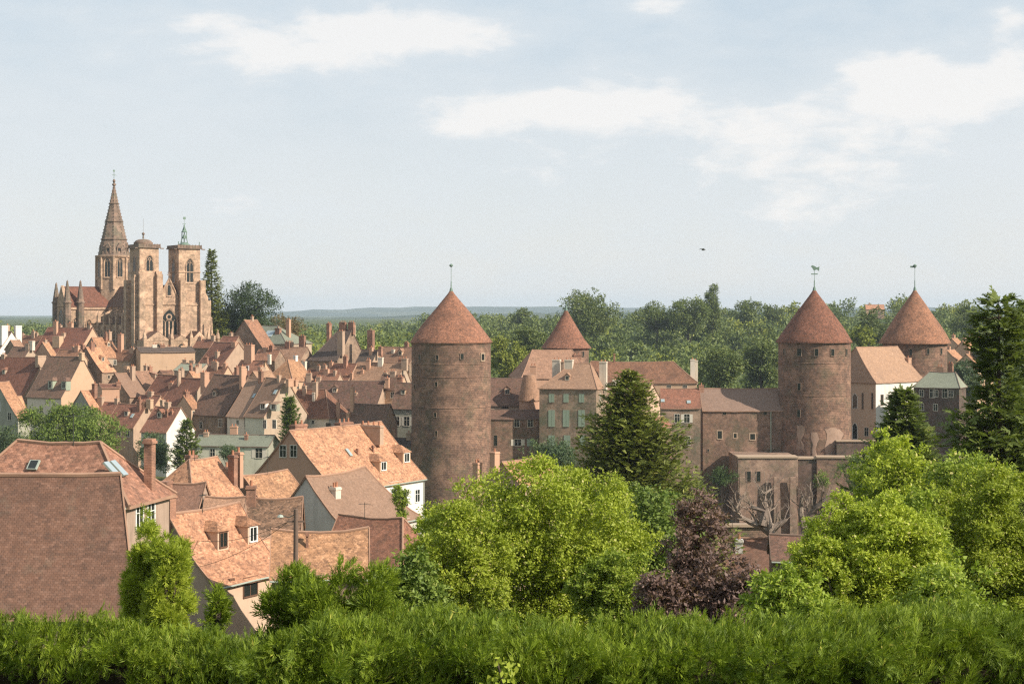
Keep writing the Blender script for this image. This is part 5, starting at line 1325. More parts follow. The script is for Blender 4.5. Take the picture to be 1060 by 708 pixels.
def vegetation():
    # beside the church
    conifer('fir_tree','tall narrow fir standing right of the church, against the sky',219,259,362,26,520,L_['conif'],levels=34,per=22,L=1.1,seed=5,k=6,step=.6,droop=.1,prof=lambda t:.08+t**.9*(.85+.12*sin(t*20)),cat='fir',wid=.34)
    tree('round_tree','broad dark round-headed tree behind the church, right of the fir',257,296,352,31,525,L_['dark'],leaf=.65,n=14000,ncl=34,seed=6,twigs=18,rmin=.22,rmax=.36)
    tree('round_tree','dark round tree low between the fir and the church tower',236,312,352,17,530,L_['dark'],leaf=.65,n=6000,ncl=16,seed=66,twigs=8)
    tree('tree','reddish-brown bushy tree beside the green glazed roof',299,326,356,20,560,L_['rust'],leaf=.6,n=4500,ncl=18,seed=7,twigs=14)
    # among the town roofs
    tree('tree','broad green tree in front of the cream walls at upper left',62,419,470,48,306,L_['mid'],leaf=.42,n=17000,ncl=34,seed=8,twigs=30,depth=.7,inner=.2)
    tree('tree','greyish tree at the left edge under the greenish gable',8,440,490,26,298,L_['bluish'],leaf=.4,n=7000,ncl=18,seed=9,twigs=14)
    tree('tree','bright green tree touching the top of the hipped brown roof',100,424,478,26,296,L_['mid'],leaf=.42,n=9000,ncl=20,seed=10,twigs=18)
    tree('round_tree','small round blue-green tree left of the dark little fir',158,448,495,20,286,L_['bluish'],leaf=.34,n=9000,ncl=20,seed=11,twigs=14)
    conifer('fir_tree','dark little fir in front of the bright white gable',193,436,486,19,282,L_['conifd'],levels=24,per=13,L=.95,seed=12,k=6,step=.4,droop=.15,upturn=.5,sparse=.1,cat='fir',wid=.24)
    conifer('cypress_tree','slim green cypress beside the bluish front wall',300,413,462,10.5,300,L_['mid'],levels=30,per=14,L=.8,seed=13,k=5,step=.4,droop=-.4,upturn=.5,prof=lambda t:.35+.65*sin(min(1,t*1.1)*pi*.62),cat='cypress',wid=.26)
    tree('small_tree','small bright tree at the white eaves wall of the salmon gable house',413,502,540,9,141,L_['lime2'],leaf=.2,n=2600,ncl=12,seed=14,twigs=8)
    tree('shrub','small shrub on the courtyard behind the low green-grey roof',236,461,480,9,292,L_['bluish'],leaf=.3,n=1800,ncl=8,seed=15,cat='shrub')
    tree('shrub','dark round shrub growing on the curtain wall left of the streaked bastion',747,484,508,14,312,L_['dark'],leaf=.3,n=3500,ncl=10,seed=16,cat='shrub',gz=P(747,520,312).z-8)
    tree('shrub','little green shrub on the dark retaining wall',852,488,508,8,316,L_['mid'],leaf=.28,n=1600,ncl=8,seed=17,cat='shrub',gz=P(852,520,316).z-8)
    tree('tree','dark leafy tree against the retaining wall at right',888,470,520,22,300,L_['mid'],leaf=.34,n=7000,ncl=18,seed=18)
    tree('tree','spreading grey-green tree left of the great fir, before the low range',575,452,492,34,250,L_['bluish'],leaf=.3,n=9000,ncl=20,seed=19,twigs=16,depth=.6)
    # great central fir
    conifer('great_fir','great dense fir in the middle, in front of the castle mansion',652,385,640,130,122,L_['conif'],levels=56,per=42,L=.55,seed=20,k=6,step=.27,droop=.12,upturn=.42,prof=lambda t:(t**.72)*(.9+.1*sin(t*26)),cat='fir',wid=.22,trunkr=.3)
    tree('tree','mid-green rounded tree at the foot of the great fir',664,508,625,60,60,L_['mid'],leaf=.17,n=20000,ncl=34,seed=21,twigs=30)
    # right-hand conifers
    conifer('spruce_tree','tall dark ragged spruce at the right edge, reaching above the skyline',1034,306,620,84,64,L_['conifd'],levels=48,per=13,L=.62,seed=22,k=7,step=.17,droop=.4,upturn=.45,sparse=.1,prof=lambda t:(.18+.9*t**.75)*(.72+.28*sin(t*17)),cat='spruce',wid=.2,trunkr=.22)
    conifer('spruce_tree','second top of dark spruce pressed against the right picture edge',1066,312,610,50,67,L_['conifd'],levels=34,per=13,L=.62,seed=23,k=7,step=.2,droop=.3,upturn=.5,sparse=.1,cat='spruce',wid=.2)
    conifer('fir_tree','mid-sized green fir left of the tall ragged spruce',935,404,600,84,104,L_['conifd'],levels=42,per=20,L=.8,seed=24,k=7,step=.28,droop=.2,upturn=.5,prof=lambda t:t**.85,cat='fir',wid=.2)
    tree('tree','fresh green tree in front of the mid-sized fir',925,450,570,42,75,L_['lime'],leaf=.2,n=12000,ncl=30,seed=25,twigs=40,rmin=.13,rmax=.24,shape='egg')
    tree('tree','green tree in the shade below the tall ragged spruce',1005,468,600,46,58,L_['lime2'],leaf=.17,n=15000,ncl=30,seed=26,twigs=36)
    # garden trees before the valley
    tree('shrub','big bright lime-green bush in the centre, widest of the garden bushes',555,480,693,112,31,L_['lime'],leaf=.066,n=110000,ncl=80,seed=27,twigs=130,rmin=.11,rmax=.22,cat='bush',depth=.55,inner=.3)
    tree('shrub','lime-green bush shoulder left of the big central bush',476,520,688,52,29,L_['lime'],leaf=.064,n=42000,ncl=40,seed=28,twigs=50,rmin=.15,rmax=.28,cat='bush',depth=.7)
    tree('shrub','lime-green bush shoulder right of the big central bush, before the purple shrub',640,572,693,44,28,L_['lime2'],leaf=.063,n=42000,ncl=40,seed=29,twigs=50,rmin=.15,rmax=.28,cat='bush',depth=.7)
    tree('shrub','dark glossy shrub left of the lime bushes, behind the hedge',420,572,703,42,21,L_['mid'],leaf=.075,n=16000,ncl=34,seed=30,twigs=30,rmin=.14,rmax=.26,cat='shrub')
    tree('purple_tree','upright purple-leaved tree behind the hedge, right of centre',722,503,688,31,26,L_['purple'],leaf=.075,n=9500,ncl=30,seed=31,twigs=60,rmin=.1,rmax=.2,shape='egg',cat='tree',inner=.2)
    tree('purple_shrub','low spreading purple shrub at the foot of the purple tree',752,575,688,48,25,L_['purple'],leaf=.085,n=9000,ncl=24,seed=32,twigs=24,cat='shrub')
    tree('purple_shrub','low purple shrub left of the purple tree, above the hedge',690,590,688,34,25,L_['purple'],leaf=.085,n=7000,ncl=16,seed=33,twigs=14,cat='shrub')
    tree('shrub','bright bush with pale leaf tips right of the bare dead trees',902,517,688,76,25,L_['lime'],leaf=.055,n=90000,ncl=70,seed=34,twigs=100,rmin=.11,rmax=.22,cat='bush',depth=.6)
    tree('shrub','low green bush in the gap under the dead trees, behind the hedge',815,590,693,42,23,L_['lime2'],leaf=.08,n=11000,ncl=24,seed=35,twigs=30,cat='bush')
    tree('shrub','big soft green bush at the right edge below the spruce',1022,486,693,72,30,L_['lime'],leaf=.06,n=80000,ncl=60,seed=36,twigs=80,rmin=.12,rmax=.27,cat='bush',depth=.6)
    tree('shrub','darker bush filling the low right corner above the hedge',985,575,698,52,21,L_['lime2'],leaf=.075,n=15000,ncl=30,seed=37,cat='bush')
    # feathery bush beside the plain roof
    rng=np.random.default_rng(40)
    feather('feathery_shrub','soft feathery light-green bush between the plain roof and the flared-roof house',150,524,690,27,23,L_['lime'],13000,.14,41,.6)
    feather('feathery_shrub','rounder feathery bush spilling to the right of the taller feathery one',174,552,690,30,22.5,L_['lime'],13000,.14,47,.6)
    pass
    tree('shrub','small ragged bush at the left foot of the round bright bush',848,560,690,30,24.5,L_['lime'],leaf=.055,n=16000,ncl=26,seed=51,twigs=50,rmin=.12,rmax=.24,cat='bush')
    tree('shrub','loose leafy top standing behind the round bright bush',948,500,690,30,27,L_['lime2'],leaf=.06,n=16000,ncl=26,seed=52,twigs=60,rmin=.1,rmax=.2,cat='bush',shape='egg')
    dead_tree('dead_tree','bare dead tree with one pale upright limb, before the streaked wall',128,
        [[(800,600),(799,575),(798,552),(798,548)],[(798,552),(795,535),(793,521),(792,512),(800,507)],[(797,551),(788,545),(777,541),(768,536),(764,527),(768,517)],[(798,550),(806,543),(815,538)],[(789,544),(792,530),(784,527),(778,526)]],1,600)
    dead_tree('dead_tree','second bare dead tree with pale forked limbs, half behind the bright bush',126,
        [[(834,600),(833,575),(832,545),(833,540)],[(833,545),(842,528),(850,520),(857,512)],[(833,543),(845,535),(858,530),(870,527)],[(832,545),(828,530),(830,512)],[(833,548),(846,545),(860,549)]],2,600)

def feather(name,label,px,rtop,rbot,hw,Y,mat,n,L,seed,topw=.25):
    rng=np.random.default_rng(seed); c=P(px,rbot,Y); g=ground(c.x,c.y)
    root=tag(empty(name,(c.x,c.y,g)),label,'bush')
    w=hw/F*Y; h=-(rtop-HZ)/F*Y-c.z; z0=c.z-g
    cl=[]
    for i in range(70):
        t=rng.random()**.85; r=w*(topw+(1-topw)*t**.8)
        a=rng.uniform(0,2*pi); cl.append((cos(a)*r*.7,sin(a)*r*.6,z0+h*(1-t)*.93,w*rng.uniform(.16,.3)*(.6+.6*t)))
    cl+=[(0,0,z0+h*.95,w*.09),(0,0,z0+h*.85,w*.16),(0,0,z0+h*.6,w*.4),(0,0,z0+h*.3,w*.5)]
    C=np.array(cl); idx=rng.choice(len(cl),size=n,p=C[:,3]**2/np.sum(C[:,3]**2))
    d=rdir(n,rng); p=C[idx,:3]+d*(C[idx,3]*rng.uniform(.6,1.1,n))[:,None]
    ax=unit(d*.7+np.array([.25,-.1,.55])+rng.normal(0,.3,(n,3))); nr=unit(d*.6+rng.normal(0,.5,(n,3))+np.array([0,-.3,.4]))
    q=spray_quads(p,ax,nr,L*rng.uniform(.5,1.2,n),6,rng,.10,34)
    ct=rng.random(len(cl)); tint=np.tile(np.clip(.5+(ct[idx]-.5)*.5+rng.normal(0,.15,n),0,.92),7)
    quads_obj('crown',q,tint,mat,root)
    b=MB()
    for i in range(7):
        a=rng.uniform(0,6.28); e=cl[i]; b.tube([(0.1*cos(a),.1*sin(a),-.3),(e[0]*.4,e[1]*.4,e[2]*.5),(e[0],e[1],e[2])],[.07,.05,.02],6)
    b.build('stems',G['bark'],root)
    return root

HEDGE_IN=plain_mat('bare_inner_twigs',(.03,.024,.014),.95,.1)  # near-black twig colour stands in for shade between the tufts
def hedge(name,label,x0,x1,yf,yb,top,yaw,n,seed,toprough=.05,L=.06,pivot=None,zlow=.75,shade=.45):
    """clipped hedge: a dense body of branchlets with sprays over its top and faces"""
    rng=np.random.default_rng(seed); cx,cy=(x0+x1)/2,(yf+yb)/2; g=ground(cx,cy)
    root=tag(empty(name,(cx,cy,g),R(yaw)),label,'hedge'); hx=(x1-x0)/2; hy=(yb-yf)/2; H_=top-g
    def bump(x,y): return .03*np.sin(x*2.1+seed)+.022*np.sin(x*5.3+1.3*seed+y*2)+.02*np.sin(x*11+y*7)
    areas=np.array([2*hx*zlow*(1.75-.95*shade), 2*hx*2*hy, 2*hx*zlow*.4, 2*hx*(H_-zlow)*.22]); k=rng.choice(4,size=n,p=areas/areas.sum())
    x=rng.uniform(-hx,hx,n); u=rng.random(n); r=rng.random(n)
    y=np.where(k==1,-hy+2*hy*u,np.where(k==2,hy,-hy)); 
    z=np.where(k==1,H_,np.where(k==3,(H_-zlow)*u,H_-zlow*u))
    nrm=np.zeros((n,3)); nrm[:,1]=np.where(k==1,0,np.where(k==2,1,-1)); nrm[:,2]=np.where(k==1,1,0)
    lump=.07*np.sin(x*3.1+seed)*np.sin(z*6+seed)+.06*np.sin(x*9.3+z*9)+.05*np.sin(x*19+z*13)+.035*np.sin(x*37-z*21)-.05*np.clip((H_-.05-z)/.12,0,1)
    depth=-np.abs(rng.normal(0,.05,n))+.035*np.sin(x*31+z*23)*np.sin(y*27+x*7)
    # shoots come in tufts, with dark gaps between them
    nt=n//26; ti=rng.integers(0,nt,n); own=np.argsort(k,kind='stable'); k=k[own]; x=x[own]; y=y[own]; z=z[own]; nrm=nrm[own]; lump=lump[own]
    ci=(np.arange(n)//26)*26; jit=rng.normal(0,.021,(n,3)); x=x[ci]+jit[:,0]; y=y[ci]+jit[:,1]*.8; z=z[ci]+jit[:,2]*1.0; lump=lump[ci]; taxis=rng.normal(0,.38,(n,3))[ci]; tout=rng.uniform(-.05,.045,n)[ci]; ttint=rng.uniform(-.16,.16,n)[ci]
    p=np.stack([x,y,z],1)+nrm*(depth+tout-.05*shade*np.clip((H_-.06-z)/.1,0,1)*(k==0)+np.where(k==1,0,lump))[:,None]
    p[:,2]+=np.where(k==1,bump(x,y),bump(x,y)*np.clip((z-H_+zlow)/zlow,0,1)*1.0)
    # round the shoulders
    sh=np.clip((np.abs(y)-hy+.22)/.22,0,1)*(k==1); p[:,2]-=sh**2*.13
    lean=np.stack([np.full(n,.45)+.3*np.sin(x*1.7+seed),np.full(n,-.1),np.full(n,.7)],1)
    # the trimmed face carries flatter shoots; its shade is put into a darker tint
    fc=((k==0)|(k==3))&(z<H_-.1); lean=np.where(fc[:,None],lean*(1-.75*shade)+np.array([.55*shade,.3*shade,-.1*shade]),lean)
    ax=unit(nrm*.9+lean*.75+taxis+jit*14+rng.normal(0,.2,(n,3))); nr=unit(nrm*.9+rng.normal(0,.5,(n,3))+np.array([0,-.2,.25]))
    l=L*rng.uniform(.5,1.25,n); l=np.where((k==1)&(rng.random(n)<.06),l*1.7,l)
    q=spray_quads(p-ax*(l*.35)[:,None],ax,nr,l,8,rng,.075,32)
    ct=np.sin(x*4.3+z*5.1+seed)*.12+np.sin(x*9.1+y*5)*.1
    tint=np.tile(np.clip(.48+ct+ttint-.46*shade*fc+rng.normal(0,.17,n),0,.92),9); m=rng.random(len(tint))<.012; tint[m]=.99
    # twiggy body that stops the light, inner shade painted into its colour
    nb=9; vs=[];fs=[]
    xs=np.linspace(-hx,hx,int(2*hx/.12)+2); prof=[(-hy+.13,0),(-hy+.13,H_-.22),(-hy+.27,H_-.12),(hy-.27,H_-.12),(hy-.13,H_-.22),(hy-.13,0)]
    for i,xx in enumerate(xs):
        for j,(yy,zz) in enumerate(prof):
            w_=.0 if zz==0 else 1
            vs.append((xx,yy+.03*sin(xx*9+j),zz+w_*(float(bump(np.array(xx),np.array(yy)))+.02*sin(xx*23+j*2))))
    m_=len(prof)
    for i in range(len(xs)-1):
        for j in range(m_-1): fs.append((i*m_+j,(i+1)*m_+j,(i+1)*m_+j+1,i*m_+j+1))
    quads_obj('foliage',q,tint,L_['hedge'],root)
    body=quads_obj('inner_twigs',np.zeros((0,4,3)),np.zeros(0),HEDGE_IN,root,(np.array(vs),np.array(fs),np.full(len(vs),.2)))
    b=MB()
    for xx in np.arange(-hx+.3,hx,.7): b.tube([(xx,0,-.3),(xx,0,H_*.6)],[.06,.04],6)
    b.build('stems',G['bark'],root)
    return root

def hedges():
    z=lambda row,Y:-(row-HZ)/F*Y
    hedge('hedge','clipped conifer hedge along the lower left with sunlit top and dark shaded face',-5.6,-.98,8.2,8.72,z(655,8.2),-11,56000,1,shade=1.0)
    hedge('hedge','long clipped conifer hedge along the bottom, from left of centre to the right edge',-.95,5.7,7.9,8.7,z(658,8.1),2,116000,2)
    feather('hedge_conifer','pointed fluffy conifer standing up between the two hedges, left of its broader twin',312,590,800,80,8.9,L_['hedge'],30000,.07,43,.34)
    feather('hedge_conifer','broad fluffy conifer between the two hedges, with two soft tips',356,583,800,105,8.75,L_['hedge'],46000,.07,45,.45)
    feather('hedge_conifer','low fluffy conifer filling the gap at the foot of the two soft tips',335,640,800,90,8.1,L_['hedge'],22000,.07,46,.6)
    feather('hedge_conifer','little pointed conifer tip rising from the left hedge by the pinkish house',224,602,790,22,9.3,L_['hedge'],5000,.07,44,.3)
    # climbing sprig on the hedge
    p=P(520,690,7.75); root=tag(empty('climber',(p.x,p.y,ground(p.x,p.y))),'pale yellow-green climbing sprig hanging over the front of the long hedge','climber')
    rng=np.random.default_rng(50); n=90; t=rng.random(n)
    hz=p.z-ground(p.x,p.y)
    pts=np.stack([.05*np.sin(t*7)+rng.normal(0,.035,n)-.04*t,rng.normal(-.05,.03,n),hz+.06-(t)*.22],1)
    q=leaf_quads(pts,unit(rng.normal(0,.6,(n,3))+np.array([0,-.3,-.3])),unit(rng.normal(0,.5,(n,3))+np.array([0,-1,.5])),rng.uniform(.03,.05,n),rng.uniform(.015,.026,n))
    quads_obj('leaves',q,rng.uniform(.3,.95,n),L_['lime'],root)
    b=MB(); b.tube([(0,0,.0),(.02,-.02,hz*.6),(0,-.05,hz-.05),(-.03,-.05,hz+.05)],.006,4); b.build('stem',G['bark'],root)

# ---------------------------------------------------------------- the woods
def crown_leaves(rng,r,h,n,L):
    m=rng.integers(7,12); cl=[]
    for i in range(m):
        u=rdir(1,rng)[0]; k=rng.uniform(.4,.72); cl.append((u[0]*r*k,u[1]*r*k,h*.5+u[2]*h*.5*k,r*rng.uniform(.3,.5)))
    cl.append((0,0,h*.55,r*.55))
    return blob_leaves(cl,n,L,.75,rng,inner=.12,tvar=.35,sprig=.3)

def woods():
    rng=np.random.default_rng(77); Q=[];TT=[];QY=[];TY=[]
    def put(px,Y,r,h,n,L,yel=False,zoff=0):
        x=(px-530)/F*Y; g=ground(x,Y)
        q,t=crown_leaves(rng,r,h,n,L); q=q+np.array([x,Y,g+zoff])
        (QY if yel else Q).append(q); (TY if yel else TT).append(np.clip(t+rng.uniform(-.25,.25),0,.95))
    # deep belts on the right, thinning to the left
    for Y0,Y1,N,a,b_ in ((430,560,95,478,1130),(560,760,130,470,1130),(760,1000,130,455,1130),(1000,1350,150,440,1140),(1350,1800,90,400,1140)):
        for i in range(N):
            Y=rng.uniform(Y0,Y1); px=rng.uniform(a,b_)
            if Y<640 and 540<px<735 and Y<470: continue
            if 975<px<1030 and Y<520: continue
            if 884<px<924 and 800<Y<1180: continue
            r=rng.uniform(5,8.5); h=rng.uniform(11,17)*(1 if Y>560 else .9)
            if 1350<=Y: h*=.7
            put(px,Y,r,h,int(620*min(1,(700/Y)**.9)),.9+.5*(Y/900),yel=rng.random()<.13+.15*(Y>800 and px>760))
    for i in range(330):   # left, behind the church and the town
        Y=640+rng.random()**1.2*800; px=rng.uniform(-60,470); put(px,Y,rng.uniform(6,9)*(1+Y/4000),rng.uniform(7,11),int(240*min(1,1200/Y)),1.2+Y/1500,yel=rng.random()<.12,zoff=-1)
    for i in range(26):
        Y=rng.uniform(470,600); px=rng.uniform(378,440); put(px,Y,rng.uniform(4,6),rng.uniform(8,11),420,.9,yel=rng.random()<.15,zoff=-2)
    for i in range(10):
        Y=rng.uniform(560,620); px=rng.uniform(-10,60); put(px,Y,rng.uniform(4,5),rng.uniform(6,8),300,.9)
    o=quads_obj('woodland',np.concatenate(Q),np.concatenate(TT),L_['far']); tag(o,'dense dark green woods covering the slope behind the castle and town','woods',None,'stuff')
    o=quads_obj('woodland',np.concatenate(QY),np.concatenate(TY),L_['fary']); tag(o,'yellow-green crowns scattered through the woods behind the castle','woods',None,'stuff')
    gw='single trees standing out of the woods'
    def st(label,px,rtop,rbot,hw,Y,mat,n=3500,leaf=1.0,**k): tree('woodland_tree',label,px,rtop,rbot,hw,Y,L_[mat],leaf=leaf,n=int(n*1.8),sprig=.2,group=gw,trunk=True,tr=.5,**k)
    st('tall narrow poplar rising above the wooded skyline',737,296,350,8,760,'far',4200,.8,seed=60,clumps=lambda w,h,r:[(r.uniform(-.3,.3)*w,r.uniform(-.3,.3)*w,h*(i+.5)/14,w*(.45+.45*sin(pi*min(1,(i+2)/15)))) for i in range(14)])
    st('largest domed dark tree on the skyline, right of the small tower cone',607,303,352,34,720,'far',7000,.95,ncl=30,seed=61,inner=.1)
    st('dark domed skyline tree left of the poplar',713,308,346,21,740,'far',4000,.95,ncl=20,seed=62)
    st('broad dark skyline tree second left of the poplar',680,314,348,22,745,'far',3800,.95,ncl=20,seed=63)
    st('round lighter skyline tree right of the poplar',775,311,338,14,900,'far',2200,1.1,ncl=12,seed=64)
    st('small round skyline tree left of the right middle tower cone',800,316,338,10,920,'far',1500,1.1,ncl=10,seed=65)
    st('yellow-green bushy tree just right of the largest tower, nearest in the woods',524,350,398,20,470,'fary',5000,.75,ncl=22,seed=67,depth=1)
    st('dark green tree behind the dormered castle house, left of the small tower',548,338,385,18,520,'far',3500,.8,ncl=18,seed=68)
    st('round grey-green tree in front of the wood, right of the white chimneys',745,362,404,26,470,'far',6500,.75,ncl=26,seed=69)
    st('bushy green tree against the left side of the right middle tower',788,352,402,20,500,'far',5000,.8,ncl=20,seed=70)
    st('tall dark skyline tree between the two right tower cones',905,318,366,18,640,'far',3800,.9,ncl=18,seed=71)
    st('yellow-green crown between the two right tower cones',893,340,362,12,560,'fary',2500,.8,ncl=12,seed=72)
    st('dark round tree right of the far right tower cone',1003,318,352,18,700,'far',3200,.95,ncl=16,seed=73)
    st('low tree by the orange-roofed houses beyond the far right tower',1022,352,385,16,420,'far',4000,.7,ncl=16,seed=74)
    st('dark tree below the far right tower beside the grey-green roof',996,375,410,18,400,'bluish',4500,.6,ncl=18,seed=75)
    st('leafy tree on the skyline left of the largest domed tree',545,322,348,14,900,'far',2200,1.1,ncl=12,seed=76)
# ================================================================ ground, hills, sky, air, light, camera
def terrain():
    def axis(segs):
        out=[]
        for a,b,s in segs: out+=list(np.arange(a,b,s))
        return np.array(out+[segs[-1][1]],float)
    xs=axis([(-13000,-3000,1250),(-3000,-600,200),(-600,-260,24),(-260,260,8),(260,600,24),(600,3000,200),(3000,13000,1250)])
    ys=axis([(-600,-60,90),(-60,0,10),(0,40,2.5),(40,640,8),(640,1500,30),(1500,3200,100),(3200,13000,700)])
    v=[]
    for y in ys:
        for x in xs:
            z=ground(x,y)
            if y>60: z+=.35*sin(x*.09+y*.05)+.25*sin(x*.05-y*.11)
            v.append((x,y,z))
    nx=len(xs); f=[(j*nx+i,j*nx+i+1,(j+1)*nx+i+1,(j+1)*nx+i) for j in range(len(ys)-1) for i in range(nx-1)]
    me=bpy.data.meshes.new('ground'); me.from_pydata(v,[],f); me.polygons.foreach_set('use_smooth',[True]*len(f))
    t=NT('grassy_ground'); tc=t.n('ShaderNodeTexCoord'); ov=tc.outputs['Object']
    n1=t.noise(ov,.02,6,.6); col=t.mix(t.mapr(n1,.42,.6),(.055,.085,.022),(.10,.11,.04))
    n2=t.noise(ov,.35,6,.7); col=t.mix(t.mapr(n2,.55,.7,0,.7),col,(.14,.105,.065))
    n3=t.noise(ov,4,5,.7); col=t.mix(t.mapr(n3,.4,.7,0,.4),col,(.035,.055,.015))
    t.principled(col,.95,.1,n3,.4,.1); me.materials.append(t.m)
    o=bpy.data.objects.new('ground',me); COL.objects.link(o); tag(o,None,None,None,'structure')
    # far hills
    b=MB()
    def hill(name,Y,D,x0,x1,rows,rseed,n=160):
        """rolling ridge at distance Y, D deep; rows: (px,row) crest control points"""
        rnd=random.Random(rseed); v=[];f=[]; m=8
        for i in range(n+1):
            x=x0+(x1-x0)*i/n; px=530+F*x/Y; zr=lerp_tab([(a,-(b_-HZ)/F*Y) for a,b_ in rows],px)
            zr+=Y*.00035*(sin(px*.11+rseed)+.7*sin(px*.31)+.5*sin(px*.83+rseed)+rnd.uniform(-.5,.5))
            for j in range(m+1):
                t=j/m; y=Y+D*(t-.5); hgt=sin(pi*t)**.8 if 0<t<1 else 0
                v.append((x*(y/Y),y,-20+(zr+20)*hgt))
        for i in range(n):
            for j in range(m): f.append((i*(m+1)+j,(i+1)*(m+1)+j,(i+1)*(m+1)+j+1,i*(m+1)+j+1))
        me=bpy.data.meshes.new(name); me.from_pydata(v,[],f); me.polygons.foreach_set('use_smooth',[True]*len(f))
        t=NT('hill_woods_and_fields'); tc=t.n('ShaderNodeTexCoord')
        n1=t.noise(tc.outputs['Object'],.0022,6,.65); col=t.mix(t.mapr(n1,.5,.56),(.035,.055,.03),(.07,.085,.045))
        t.principled(col,.95,.1); me.materials.append(t.m)
        o=bpy.data.objects.new(name,me); COL.objects.link(o); tag(o,None,None,None,'structure')
    hill('hills',9500,2500,-7000,6500,[(-200,331),(60,330),(280,322.5),(330,321),(440,317.3),(570,317.5),(800,319),(980,318),(1080,316.5),(1300,316)],3)
    hill('hills',4800,1600,-3500,3200,[(-200,330),(0,329),(60,331),(280,329),(360,328.5),(450,326),(540,324),(700,323),(900,322),(1000,320.5),(1100,319),(1300,318)],5)

SUN_AZ=64.0; SUN_EL=35.0       # azimuth measured from straight behind the camera towards the right
def sky_and_light():
    to_sun=Vector((sin(R(SUN_AZ))*cos(R(SUN_EL)),-cos(R(SUN_AZ))*cos(R(SUN_EL)),sin(R(SUN_EL))))
    ld=bpy.data.lights.new('sun','SUN'); ld.energy=5; ld.angle=R(.55); ld.color=(1,.9,.77)
    lo=bpy.data.objects.new('sun',ld); COL.objects.link(lo); lo.rotation_euler=to_sun.to_track_quat('Z','Y').to_euler(); lo.location=(60,-40,60)
    w=bpy.data.worlds.new('World'); SC.world=w; w.use_nodes=True; nt=w.node_tree; nt.nodes.clear()
    t=NT.__new__(NT); t.t=nt; t.m=None; t.out=nt.nodes.new('ShaderNodeOutputWorld')
    sk=t.n('ShaderNodeTexSky'); sk.sky_type='NISHITA'; sk.sun_disc=False; sk.sun_elevation=R(SUN_EL)
    sk.sun_rotation=math.atan2(to_sun.x,to_sun.y); sk.altitude=300; sk.air_density=1.0; sk.dust_density=1.6; sk.ozone_density=1.2
    tc=t.n('ShaderNodeTexCoord'); d=tc.outputs['Generated']
    sx=t.n('ShaderNodeSeparateXYZ'); t.l(d,sx.inputs[0]); X_,Y_,Z_=sx.outputs
    # project on a cloud layer: flatten towards the horizon
    zz=t.math('ADD',t.math('MAXIMUM',Z_,0.0),.13)
    cb=t.n('ShaderNodeCombineXYZ'); t.l(t.math('DIVIDE',X_,zz),cb.inputs[0]); t.l(t.math('DIVIDE',Y_,zz),cb.inputs[1]); 
    cl=cb.outputs[0]
    mp=t.n('ShaderNodeMapping'); t.l(d,mp.inputs[0]); mp.inputs['Scale'].default_value=(1,1,2.6)
    n1=t.noise(mp.outputs[0],SKYP['s1'],9,.58,.25)
    n2=t.noise(mp.outputs[0],SKYP['s1']*3.3,8,.6,.3)
    # named cloud banks, as soft-edged regions of the sky broken up by noise
    ang=t.math('ARCTAN2',X_,Y_)
    tot=None
    for (px,row,wx,wz,amp) in SKYP['banks']:
        a0=math.atan((px-530)/F); e0=(HZ-row)/F
        dx=t.math('DIVIDE',t.math('SUBTRACT',ang,a0),wx/F); dz=t.math('DIVIDE',t.math('SUBTRACT',Z_,e0),wz/F)
        # flat bases: falls off faster below than above
        q=t.math('ADD',t.math('MULTIPLY',dx,dx),t.math('MULTIPLY',dz,dz))
        g=t.math('MULTIPLY',t.math('POWER',2.718,t.math('MULTIPLY',q,-1.0)),amp)
        tot=g if tot is None else t.math('ADD',tot,g)
    m=t.math('ADD',t.math('MULTIPLY',t.math('SUBTRACT',n1,.5),SKYP['na']),tot)
    m=t.math('ADD',m,t.math('MULTIPLY',t.math('SUBTRACT',n2,.5),SKYP['nb']))
    cloud=t.mapr(m,SKYP['c0'],SKYP['c1'],0,1); 
    thick=t.mapr(m,.42,.75,0,1)
    k=SKYP['bg']
    skyc=t.mix(1.0,sk.outputs[0],(k,k,k),'MULTIPLY')
    # thin veil of high haze that whitens the lower sky
    veil=t.mapr(Z_,0,.26,SKYP['v0'],SKYP['v1'])
    n4=t.noise(mp.outputs[0],2.2,5,.55); veil=t.math('ADD',veil,t.mapr(n4,.35,.65,-.10,.10))
    vc=t.mix(t.mapr(Z_,.02,.2),SKYP['veil'],SKYP['veiltop'])
    base=t.mix(veil,skyc,vc)
    lit=t.mix(thick,SKYP['cshade'],SKYP['clit'])
    col=t.mix(t.math('MULTIPLY',cloud,SKYP['cop']),base,lit)
    col=t.mix(1.0,col,(1/k,1/k,1/k),'MULTIPLY')
    bg=t.n('ShaderNodeBackground'); t.l(col,bg.inputs[0]); bg.inputs[1].default_value=k
    t.l(bg.outputs[0],t.out.inputs[0])
    # the air
    hb=MB(); hb.box(-13500,13500,-500,13200,-60,110)
    mt=bpy.data.materials.new('air'); mt.use_nodes=True; n=mt.node_tree; n.nodes.clear(); oo=n.nodes.new('ShaderNodeOutputMaterial'); pv=n.nodes.new('ShaderNodeVolumePrincipled')
    pv.inputs['Color'].default_value=(.71,.84,.96,1); pv.inputs['Density'].default_value=HAZE; pv.inputs['Anisotropy'].default_value=0.0
    n.links.new(pv.outputs[0],oo.inputs['Volume'])
    o=hb.build('haze',mt); tag(o,None,None,None,'stuff')
HAZE=.85e-4
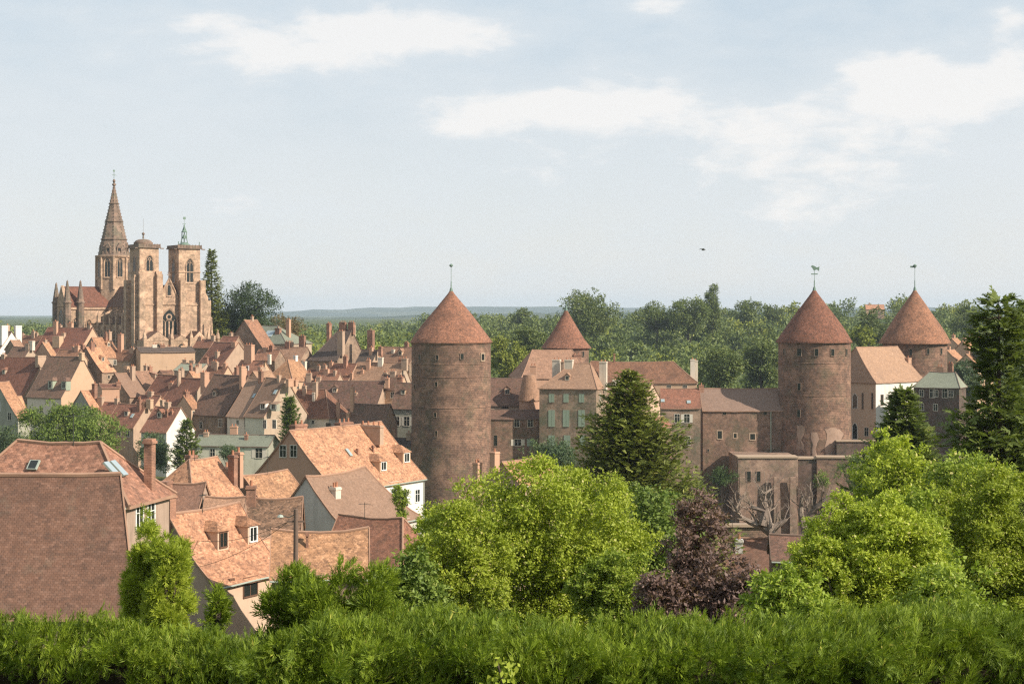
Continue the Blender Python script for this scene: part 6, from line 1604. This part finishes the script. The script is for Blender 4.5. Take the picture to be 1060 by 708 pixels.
SKYP=dict(s1=8.0,banks=[(400,42,150,30,.75),(520,38,70,17,.3),(672,10,48,15,.75),(930,80,66,22,.85),(1000,112,120,26,.65),(1055,72,32,30,.62),(640,112,110,20,.6),(550,118,110,20,.38),(240,60,190,60,.22),(820,150,260,34,.24),(160,160,70,14,.22),(20,118,40,12,.3),(470,138,40,10,.3),(1045,38,22,14,.5),(620,150,260,50,.22),(880,165,260,55,.25),(300,20,260,60,.2),(760,215,330,45,.2),(250,235,260,40,.15)],
 na=1.7,nb=1.1,c0=-.14,c1=.62,bg=.1,v0=.93,v1=.85,veil=(.65,.645,.63),veiltop=(.455,.53,.59),cshade=(.57,.605,.63),clit=(.74,.715,.69),cop=.74)

def camera():
    cd=bpy.data.cameras.new('camera'); cd.sensor_width=36; cd.lens=36*F/1060; cd.clip_start=.1; cd.clip_end=40000
    cd.shift_y=-(354-HZ)/1060
    co=bpy.data.objects.new('camera',cd); COL.objects.link(co); co.location=(0,0,0); co.rotation_euler=(pi/2,0,0); SC.camera=co
    SC.view_settings.view_transform='Standard'; SC.view_settings.look='None'; SC.view_settings.gamma=1; SC.view_settings.use_curve_mapping=False; SC.view_settings.exposure=.45
    SC.cycles.use_denoising=False; SC.cycles.pixel_filter_type='BLACKMAN_HARRIS'; SC.cycles.filter_width=1.3
    try: SC.cycles.denoiser='OPENIMAGEDENOISE'
    except Exception: pass
    SC.cycles.max_bounces=6; SC.cycles.diffuse_bounces=3; SC.cycles.transmission_bounces=3; SC.cycles.volume_bounces=0; SC.cycles.glossy_bounces=2
    SC.cycles.sample_clamp_indirect=6

def bird():
    p=P(728,259,120); r=tag(empty('bird',p,R(20)),'small dark bird flying alone in the sky above the poplar','bird')
    b=MB(); b.tube([(-.16,0,0),(-.08,0,.01),(.05,0,.015),(.15,0,.03),(.2,0,.03)],[.01,.045,.05,.03,.008],8); body=b.build('body',G['iron'],r)
    for s in (-1,1):
        b=MB(); A=[(.06,0,.03),(-.06,0,.03),(-.12,s*.16,.12),(.02,s*.17,.13)]; B=[A[3],A[2],(-.2,s*.36,.06),(-.14,s*.38,.06)]
        for q in (A,B): b.face(q); b.face([(x,y,z-.012) for x,y,z in q])
        b.build('wing',G['iron'],r)
import time
_t=time.time()
camera(); sky_and_light(); terrain(); church(); town(); town_extras(); near_houses(); castle()
print('built',time.time()-_t); vegetation(); hedges(); print('veg',time.time()-_t); woods(); bird()
print('all',time.time()-_t)
